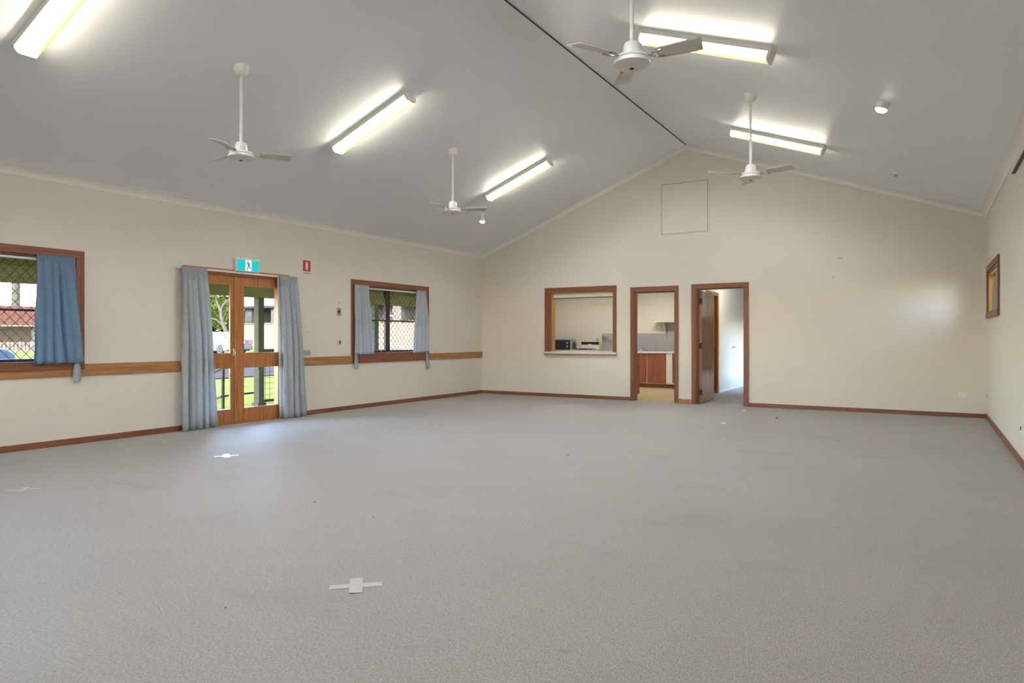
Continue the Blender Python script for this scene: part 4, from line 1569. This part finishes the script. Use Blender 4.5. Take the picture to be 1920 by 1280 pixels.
mb.bar((-10.4, 7.59, 0.165), (-10.4, 8.3, 0.185), 0.035, 0.03)
build('lower_rail', mb, M['railm'], hr)
mb = MB()
mb.box(-11.62, -11.58, 7.58, 7.62, -0.45, 0.30)
build('newel', mb, M['railm'], hr)


# ------------------------------------------------------------------ ground outside
def gz(x, y):
    t = max(0.0, min(1.0, (y - 14) / 21))
    k = 1.0 if x > -50 else max(0.18, 1 - (-50 - x) / 14)
    return -0.12 + 0.54 * t * t * k


def ground(xs, ys, dz=0.0):
    mb = MB()
    mb.grid([[(x, y, gz(x, y) + dz) for y in ys] for x in xs])
    return mb


fr = lambda a, b, n: [a + (b - a) * i / n for i in range(n + 1)]
struct('ground_lawn', ground(fr(-130, 40, 85), fr(-60, 120, 90), -0.05), M['lawn'])
struct('ground_road', ground(fr(-38.8, -19.6, 12), fr(-60, 60, 60), -0.02), M['asphalt'])


def tree(name, label, x, y, h, trunk, crown, leafm, n, size, seed, group=None, blobs=None):
    rnd = random.Random(seed)
    z0 = gz(x, y) - 0.06
    t = thing(name, label, 'tree', (x, y, z0), group)
    mb = MB()
    for path, r0, r1 in trunk:
        k = len(path)
        mb.tube([(x + p[0], y + p[1], z0 + p[2]) for p in path], [r0 + (r1 - r0) * i / (k - 1) for i in range(k)], 9)
    build('trunk', mb, M['bark'], t, smooth=True)
    mb = MB()
    for _ in range(n):
        c = rnd.choice(crown)
        while True:
            p = Vector((rnd.uniform(-1, 1), rnd.uniform(-1, 1), rnd.uniform(-1, 1)))
            if 0.25 < p.length < 1:
                break
        q = Vector((x + c[0] + p.x * c[3], y + c[1] + p.y * c[3], z0 + c[2] + p.z * c[4]))
        a = Vector((rnd.uniform(-1, 1), rnd.uniform(-1, 1), rnd.uniform(-1, 1))).normalized()
        b = a.orthogonal().normalized()
        s = size * rnd.uniform(0.6, 1.3)
        mb.face([q - a * s, q + b * s * 0.5, q + a * s, q - b * s * 0.5])
    build('foliage', mb, leafm, t, norm=False)
    return t


# big pale-limbed tree behind the white car: the view crosses it sideways along (-.517, .856) normal
def lat(r, f, z):      # r metres sideways and f metres away from the hall, seen from its door
    return (0.856 * r - 0.72 * f, 0.517 * r + 0.69 * f, z)


struct('ground_bounce_slab', MB().box(HX1 + 0.12, 3.5, YB + 0.25, 24, -0.16, -0.05), M['concrete'])  # unseen slab added to bounce neutral light into the hall window
tr = [([lat(0.25, 0, 0), lat(0.1, 0, 1.0), lat(-0.35, 0, 2.1), lat(-0.45, 0, 2.9)], 0.19, 0.13),
      ([lat(-0.45, 0, 2.9), lat(-0.8, 0.3, 3.6), lat(-1.3, 0.3, 5.2)], 0.11, 0.05),
      ([lat(-0.45, 0, 2.9), lat(-0.25, 0, 3.4), lat(0.3, 0.2, 3.9), lat(0.6, 0.3, 4.8)], 0.10, 0.05),
      ([lat(-0.2, 0, 1.7), lat(-0.7, -0.2, 2.2), lat(-1.6, -0.3, 2.5)], 0.08, 0.04),
      ([lat(-0.35, 0, 2.2), lat(-0.1, -0.1, 2.6), lat(0.05, 0, 3.2)], 0.05, 0.025)]
cr = [(*lat(-1.3, 1.6, 4.4), 1.9, 1.7), (*lat(-3.8, 1.0, 4.2), 2.3, 1.8), (*lat(-1.2, 1.6, 6.6), 1.9, 1.6), (*lat(-4.2, 1.0, 6.6), 2.6, 1.7), (*lat(-0.6, 2.2, 2.6), 1.2, 1.0)]
tree('gum_tree', 'pale limbed tree with yellow green leaves behind the white car', -45.3, 33.3, 7, tr, cr, M['leaves'], 5200, 0.15, 3)
cr2 = [(*lat(0, 0, 1.7), 2.4, 1.9), (*lat(-3.6, 0, 1.7), 2.6, 1.9), (*lat(0, 0, 4.6), 2.4, 2.2), (*lat(-3.6, 0, 4.6), 2.6, 2.2), (*lat(-7, 0, 3), 2.6, 2.8)]
tree('evergreen_tree', 'dark green bushy trees massed behind the pale limbed tree', -51.7, 36.5, 8, [([(0, 0, 0), (0.2, 0, 2), (0.1, 0.2, 5)], 0.3, 0.12)], cr2, M['leavesd'], 9000, 0.22, 4)
tree('shrub', 'green shrub against the house seen through window near corner', -40.3, 39.0, 3, [([(0, 0, 0), (0, 0, 1.5)], 0.08, 0.04)], [(0, 0, 1.9, 0.9, 1.2), (0.3, 0.2, 2.7, 0.6, 0.7)], M['leaves'], 1200, 0.12, 5)
tree('evergreen_tree', 'green tree crown behind the tiled house through left window', -96, 46.5, 5, [([(0, 0, 0), (0, 0.1, 3.5)], 0.3, 0.15)], [(0, 0, 4.3, 3.2, 1.6), (2.5, 3, 4.6, 3.0, 1.8)], M['leavesd'], 3500, 0.3, 6)
tree('palm_trunk', 'tall pale tree trunk standing behind the tiled house', -93.5, 39.7, 9, [([(0, 0, 0), (0.1, 0, 6), (0, 0.1, 13)], 0.5, 0.4)], [(0, 0, 14, 3, 1.5)], M['leavesd'], 900, 0.4, 8)

# cream fence with red lattice edge
fy = 35.0
fn = thing('boundary_fence', 'cream steel fence with red brown scalloped top behind the lawn', 'fence', (-37, fy, 0.4))
mb = MB()
x = -46.0
while x < -24:
    mb.box(x, x + 0.18, fy, fy + 0.02, gz(x, fy) - 0.1, 2.12)
    mb.box(x + 0.18, x + 0.22, fy - 0.012, fy + 0.02, gz(x, fy) - 0.1, 2.12)
    x += 0.22
build('panel_sheet', mb, M['fence'], fn)
mb = MB()
mb.box(-46.0, -24, fy - 0.02, fy + 0.04, 2.08, 2.14)
mb.box(-46.0, -24, fy - 0.02, fy + 0.04, 2.24, 2.28)
build('top_rail', mb, M['fence'], fn)
mb = MB()
x = -46.0
while x < -24:
    mb.prism([(x, fy, 2.14), (x + 0.26, fy, 2.14), (x + 0.20, fy, 2.24), (x + 0.06, fy, 2.24)], (0, 0.02, 0))
    x += 0.36
build('scalloped_edge', mb, M['lattice'], fn)
for x in (-46, -43.55, -41.1, -38.6, -36.1, -33.6, -31.1, -28.6, -26.1):
    mb = MB()
    mb.box(x - 0.04, x + 0.04, fy - 0.035, fy + 0.05, gz(x, fy) - 0.1, 2.2)
    build('post', mb, M['fence'], fn)

# house behind that fence
hy0 = 41.0
hs = thing('brick_house', 'grey brown brick house with pale metal roof behind cream fence', 'house', (-44, hy0 + 4, 0.4))
mb = MB()
mb.box(-57, -27, hy0 + 1.6, hy0 + 8, 0.3, 3.78)
build('wall', mb, M['brickd'], hs)
mb = MB()
mb.prism([(-57.8, hy0 - 0.2, 3.98), (-57.8, hy0 + 4.5, 5.6), (-57.8, hy0 + 9, 3.98), (-57.8, hy0 + 9, 3.9), (-57.8, hy0 - 0.2, 3.9)], (31.8, 0, 0))
build('roof', mb, M['roofm'], hs)
mb = MB()
mb.box(-57.8, -26, hy0 - 0.32, hy0 - 0.2, 3.78, 3.97)
build('gutter', mb, M['gutter'], hs)
mb = MB()
mb.box(-57.8, -26, hy0 - 0.19, hy0 + 1.6, 3.79, 3.83)
build('eave_lining', mb, M['render'], hs)
for x in (-52.6, -49.1, -45.6, -42.1, -38.6, -35.1):
    mb = MB()
    mb.box(x - 0.45, x + 0.45, hy0 - 0.1, hy0 + 0.4, 0.3, 3.785)
    build('column', mb, M['brickl'], hs)
for x in (-50.6, -47.0, -40.6, -37.0):
    mb = MB()
    mb.box(x - 0.8, x + 0.8, hy0 + 1.54, hy0 + 1.6, 1.4, 3.0)
    wn = build('window', mb, M['cabwhite'], hs)
    mb = MB()
    mb.box(x - 0.72, x + 0.72, hy0 + 1.52, hy0 + 1.539, 1.48, 2.92)
    build('pane', mb, M['carglass'], wn)

# low house and picket fence seen through the near window
hx = -80.0
h2 = thing('tiled_house', 'cream house with orange tiled roof seen through the left window', 'house', (hx - 5, 27, 0))
mb = MB()
mb.box(hx - 10, hx, 14, 37.3, -0.1, 2.45)
build('wall', mb, M['render'], h2)
mb = MB()
mb.prism([(hx + 0.6, 13, 2.45), (hx - 4.5, 13, 4.6), (hx - 10.5, 13, 2.45), (hx - 10.5, 13, 2.35), (hx + 0.6, 13, 2.35)], (0, 25, 0))
build('roof', mb, M['rooft'], h2)
mb = MB()
mb.box(hx + 0.6, hx + 0.72, 13, 38, 2.28, 2.46)
build('gutter', mb, M['render'], h2)
mb = MB()
mb.box(hx + 0.001, hx + 0.06, 29.5, 35.4, -0.05, 2.1)
build('garage_door', mb, M['shade'], h2)
mb = MB()
mb.box(hx + 0.001, hx + 0.06, 20, 27, 0.9, 2.0)
build('window', mb, M['carglass'], h2)
px = -68.0
pf = thing('picket_fence', 'low pale picket fence in front of the tiled house', 'fence', (px, 26, 0))
mb = MB()
y = 12.0
while y < 44:
    z = gz(px, y) - 0.06
    mb.prism([(px, y, z), (px, y + 0.2, z), (px, y + 0.2, z + 0.86), (px, y + 0.1, z + 0.95), (px, y, z + 0.86)], (0.03, 0, 0))
    y += 0.3
build('pickets', mb, M['picket'], pf)
mb = MB()
for z in (0.25, 0.7):
    mb.box(px - 0.04, px - 0.001, 12, 44, z - 0.05, z + 0.05)
build('rails', mb, M['picket'], pf)


# ------------------------------------------------------------------ cars
def make_car(name, label, paint, loc, rz, group='parked cars'):
    t = thing(name, label, 'car', loc, group, (0, 0, rz))
    # local: +x forward, z up; sedan
    side = [(-2.28, 0.32), (-2.30, 0.55), (-2.26, 0.93), (-2.16, 1.00), (-1.55, 1.02), (1.05, 0.98), (1.9, 0.86), (2.2, 0.70), (2.26, 0.48), (2.22, 0.26), (1.95, 0.20), (-2.0, 0.22)]
    mb = MB()
    n = len(side)
    ring = []
    for y, sc, dz in ((-0.86, 0.97, 0.0), (-0.80, 1.0, 0.015), (0.80, 1.0, 0.015), (0.86, 0.97, 0.0)):
        ring.append([mb.bm.verts.new((x * sc, y, z if z < 0.6 else z - (0.03 if sc < 1 else 0))) for x, z in side])
    for a, b in zip(ring, ring[1:]):
        for k in range(n):
            mb.bm.faces.new((a[k], a[(k + 1) % n], b[(k + 1) % n], b[k]))
    mb.bm.faces.new(ring[0][::-1])
    mb.bm.faces.new(ring[-1])
    build('body', mb, paint, t, world=False, bevel=0.03, smooth=True)
    # greenhouse
    B = [(-1.62, 0.76, 1.0), (0.98, 0.76, 0.97)]
    T = [(-0.92, 0.58, 1.43), (0.22, 0.58, 1.44)]
    mb = MB()
    c = [(B[0][0], -B[0][1], B[0][2]), (B[1][0], -B[1][1], B[1][2]), (B[1][0], B[1][1], B[1][2]), (B[0][0], B[0][1], B[0][2]),
         (T[0][0], -T[0][1], T[0][2]), (T[1][0], -T[1][1], T[1][2]), (T[1][0], T[1][1], T[1][2]), (T[0][0], T[0][1], T[0][2])]
    mb.hexa(c)
    build('cabin', mb, paint, t, world=False, bevel=0.05, smooth=True)
    c = [Vector(p) for p in c]

    def quad(a, b, d, e, i0, i1, j0, j1, push):
        f = lambda u, v: a * (1 - u) * (1 - v) + b * u * (1 - v) + d * u * v + e * (1 - u) * v
        pts = [f(i0, j0), f(i1, j0), f(i1, j1), f(i0, j1)]
        nn = (pts[1] - pts[0]).cross(pts[3] - pts[0]).normalized()
        ctr = sum(c, Vector()) / 8
        if nn.dot(pts[0] - ctr) < 0:
            nn = -nn
        m2 = MB()
        m2.prism([p + nn * 0.002 for p in pts], nn * push)
        return m2

    build('rear_window', quad(c[0], c[3], c[7], c[4], 0.08, 0.92, 0.14, 0.88, 0.012), M['carglass'], t, world=False)
    build('windscreen', quad(c[1], c[2], c[6], c[5], 0.08, 0.92, 0.10, 0.90, 0.012), M['carglass'], t, world=False)
    for a, b, d, e in ((c[0], c[1], c[5], c[4]), (c[3], c[2], c[6], c[7])):
        for i0, i1 in ((0.10, 0.47), (0.51, 0.88)):
            build('side_window', quad(a, b, d, e, i0, i1, 0.16, 0.88, 0.012), M['carglass'], t, world=False)
    for x in (-1.36, 1.38):
        for s in (-1, 1):
            mb = MB()
            mb.lathe((x, s * 0.70, 0.31), [(0, 0), (0.2, 0), (0.29, 0.01), (0.315, 0.04), (0.315, 0.15), (0.29, 0.18), (0.2, 0.182)], 24, (0, s, 0))
            wh = build('wheel', mb, M['tyre'], t, world=False, smooth=True)
            mb = MB()
            mb.lathe((x, s * 0.88, 0.31), [(0.205, -0.02), (0.2, 0.004), (0.17, 0.002), (0.17, -0.02)], 24, (0, s, 0))
            for k in range(7):
                an = 2 * PI * k / 7
                mb.bar((x, s * 0.885, 0.31), (x + 0.18 * math.cos(an), s * 0.882, 0.31 + 0.18 * math.sin(an)), 0.012, 0.05, up=(0, 1, 0))
            build('rim', mb, M['rim'], wh, world=False)
    for s in (-1, 1):
        mb = MB()
        mb.prism([(-2.31, s * 0.52, 0.66), (-2.31, s * 0.84, 0.66), (-2.30, s * 0.84, 0.90), (-2.29, s * 0.58, 0.90)], (0.06, 0, 0))
        mb.prism([(-2.25, s * 0.862, 0.68), (-2.02, s * 0.866, 0.76), (-2.06, s * 0.866, 0.90), (-2.23, s * 0.862, 0.90)], (0, s * 0.012, 0))
        build('tail_lamp', mb, M['tail'], t, world=False)
        mb = MB()
        mb.prism([(2.21, s * 0.5, 0.55), (2.19, s * 0.82, 0.55), (2.10, s * 0.82, 0.72), (2.17, s * 0.5, 0.70)], (0.045, 0, 0))
        build('headlamp', mb, M['rim'], t, world=False)
    mb = MB()
    mb.box(-2.37, -2.24, -0.82, 0.82, 0.30, 0.56)
    build('bumper', mb, paint, t, world=False, bevel=0.03)
    mb = MB()
    mb.box(-2.325, -2.30, -0.26, 0.26, 0.70, 0.82)
    build('number_plate', mb, M['cabwhite'], t, world=False)
    mb = MB()
    mb.box(-2.335, -2.31, -0.5, 0.5, 0.84, 0.88)
    build('boot_strip', mb, M['rim'], t, world=False)
    return t


make_car('car', 'white sedan parked on the road seen through the left door leaf', M['carwhite'], (-39.3, 28.25, gz(-37, 28.2) - 0.02), PI)
make_car('car', 'blue car bonnet at bottom corner of the left window view', M['carblue'], (-31.4, 10.75, gz(-31, 11) - 0.02), PI / 2)

# ------------------------------------------------------------------ light and sky
w = bpy.data.worlds.new('sky')
S.world = w
w.use_nodes = True
nt = w.node_tree
bg = nt.nodes['Background']
sky = nt.nodes.new('ShaderNodeTexSky')
sky.sky_type = 'NISHITA'
sky.sun_disc = False
sky.sun_elevation = math.radians(48)
sky.sun_rotation = math.radians(170)
sky.air_density = 1.0
sky.dust_density = 1.2
sky.ozone_density = 1.0
nt.links.new(sky.outputs['Color'], bg.inputs['Color'])
bg.inputs['Strength'].default_value = 6.0
sun = bpy.data.lights.new('sun', 'SUN')
sun.energy = 5.5
sun.angle = math.radians(0.6)
sun.color = (1.0, 0.95, 0.86)
so = link(bpy.data.objects.new('sun', sun))
so.rotation_euler = Vector((0.30, -0.75, 0.95)).to_track_quat('Z', 'Y').to_euler()

# unseen eave added over the right wall to keep sun off the back wall
mb = MB()
mb.prism([(XR + 0.22, YF - 0.5, 2.78), (XR + 1.0, YF - 0.5, 2.5), (XR + 1.0, YF - 0.5, 2.58), (XR + 0.22, YF - 0.5, 2.9)], (0, 18, 0))
struct('roof_sunblock_right', mb, M['olive'])
mb = MB()
mb.prism([(XL - 0.3, YF - 1.2, ZL - 0.05), (RX, YF - 1.2, RZ + 0.1), (XR + 0.3, YF - 1.2, ZR - 0.05), (XR + 0.3, YF - 1.2, ZR + 0.1), (RX, YF - 1.2, RZ + 0.25), (XL - 0.3, YF - 1.2, ZL + 0.1)], (0, 1.0, 0))
struct('roof_eave_front', mb, M['olive'])

# ------------------------------------------------------------------ camera
cam = bpy.data.cameras.new('camera')
co = link(bpy.data.objects.new('camera', cam))
co.location = (0, 0, 1.18)
co.rotation_euler = (PI / 2, 0, 0.543)
cam.sensor_width = 36.0
cam.sensor_fit = 'HORIZONTAL'
cam.lens = 1287.0 / 1920 * 36
cam.shift_y = -(640 - 632.44) / 1920
cam.clip_start = 0.05
cam.clip_end = 500
S.camera = co

S.view_settings.view_transform = 'Standard'
S.view_settings.look = 'None'
S.view_settings.gamma = 1
S.view_settings.exposure = 0.25
S.view_settings.use_curve_mapping = False
cy = S.cycles
cy.use_denoising = True
cy.max_bounces = 10
cy.diffuse_bounces = 6
cy.transparent_max_bounces = 16
cy.sample_clamp_indirect = 6.0
cy.caustics_reflective = False
cy.caustics_refractive = False
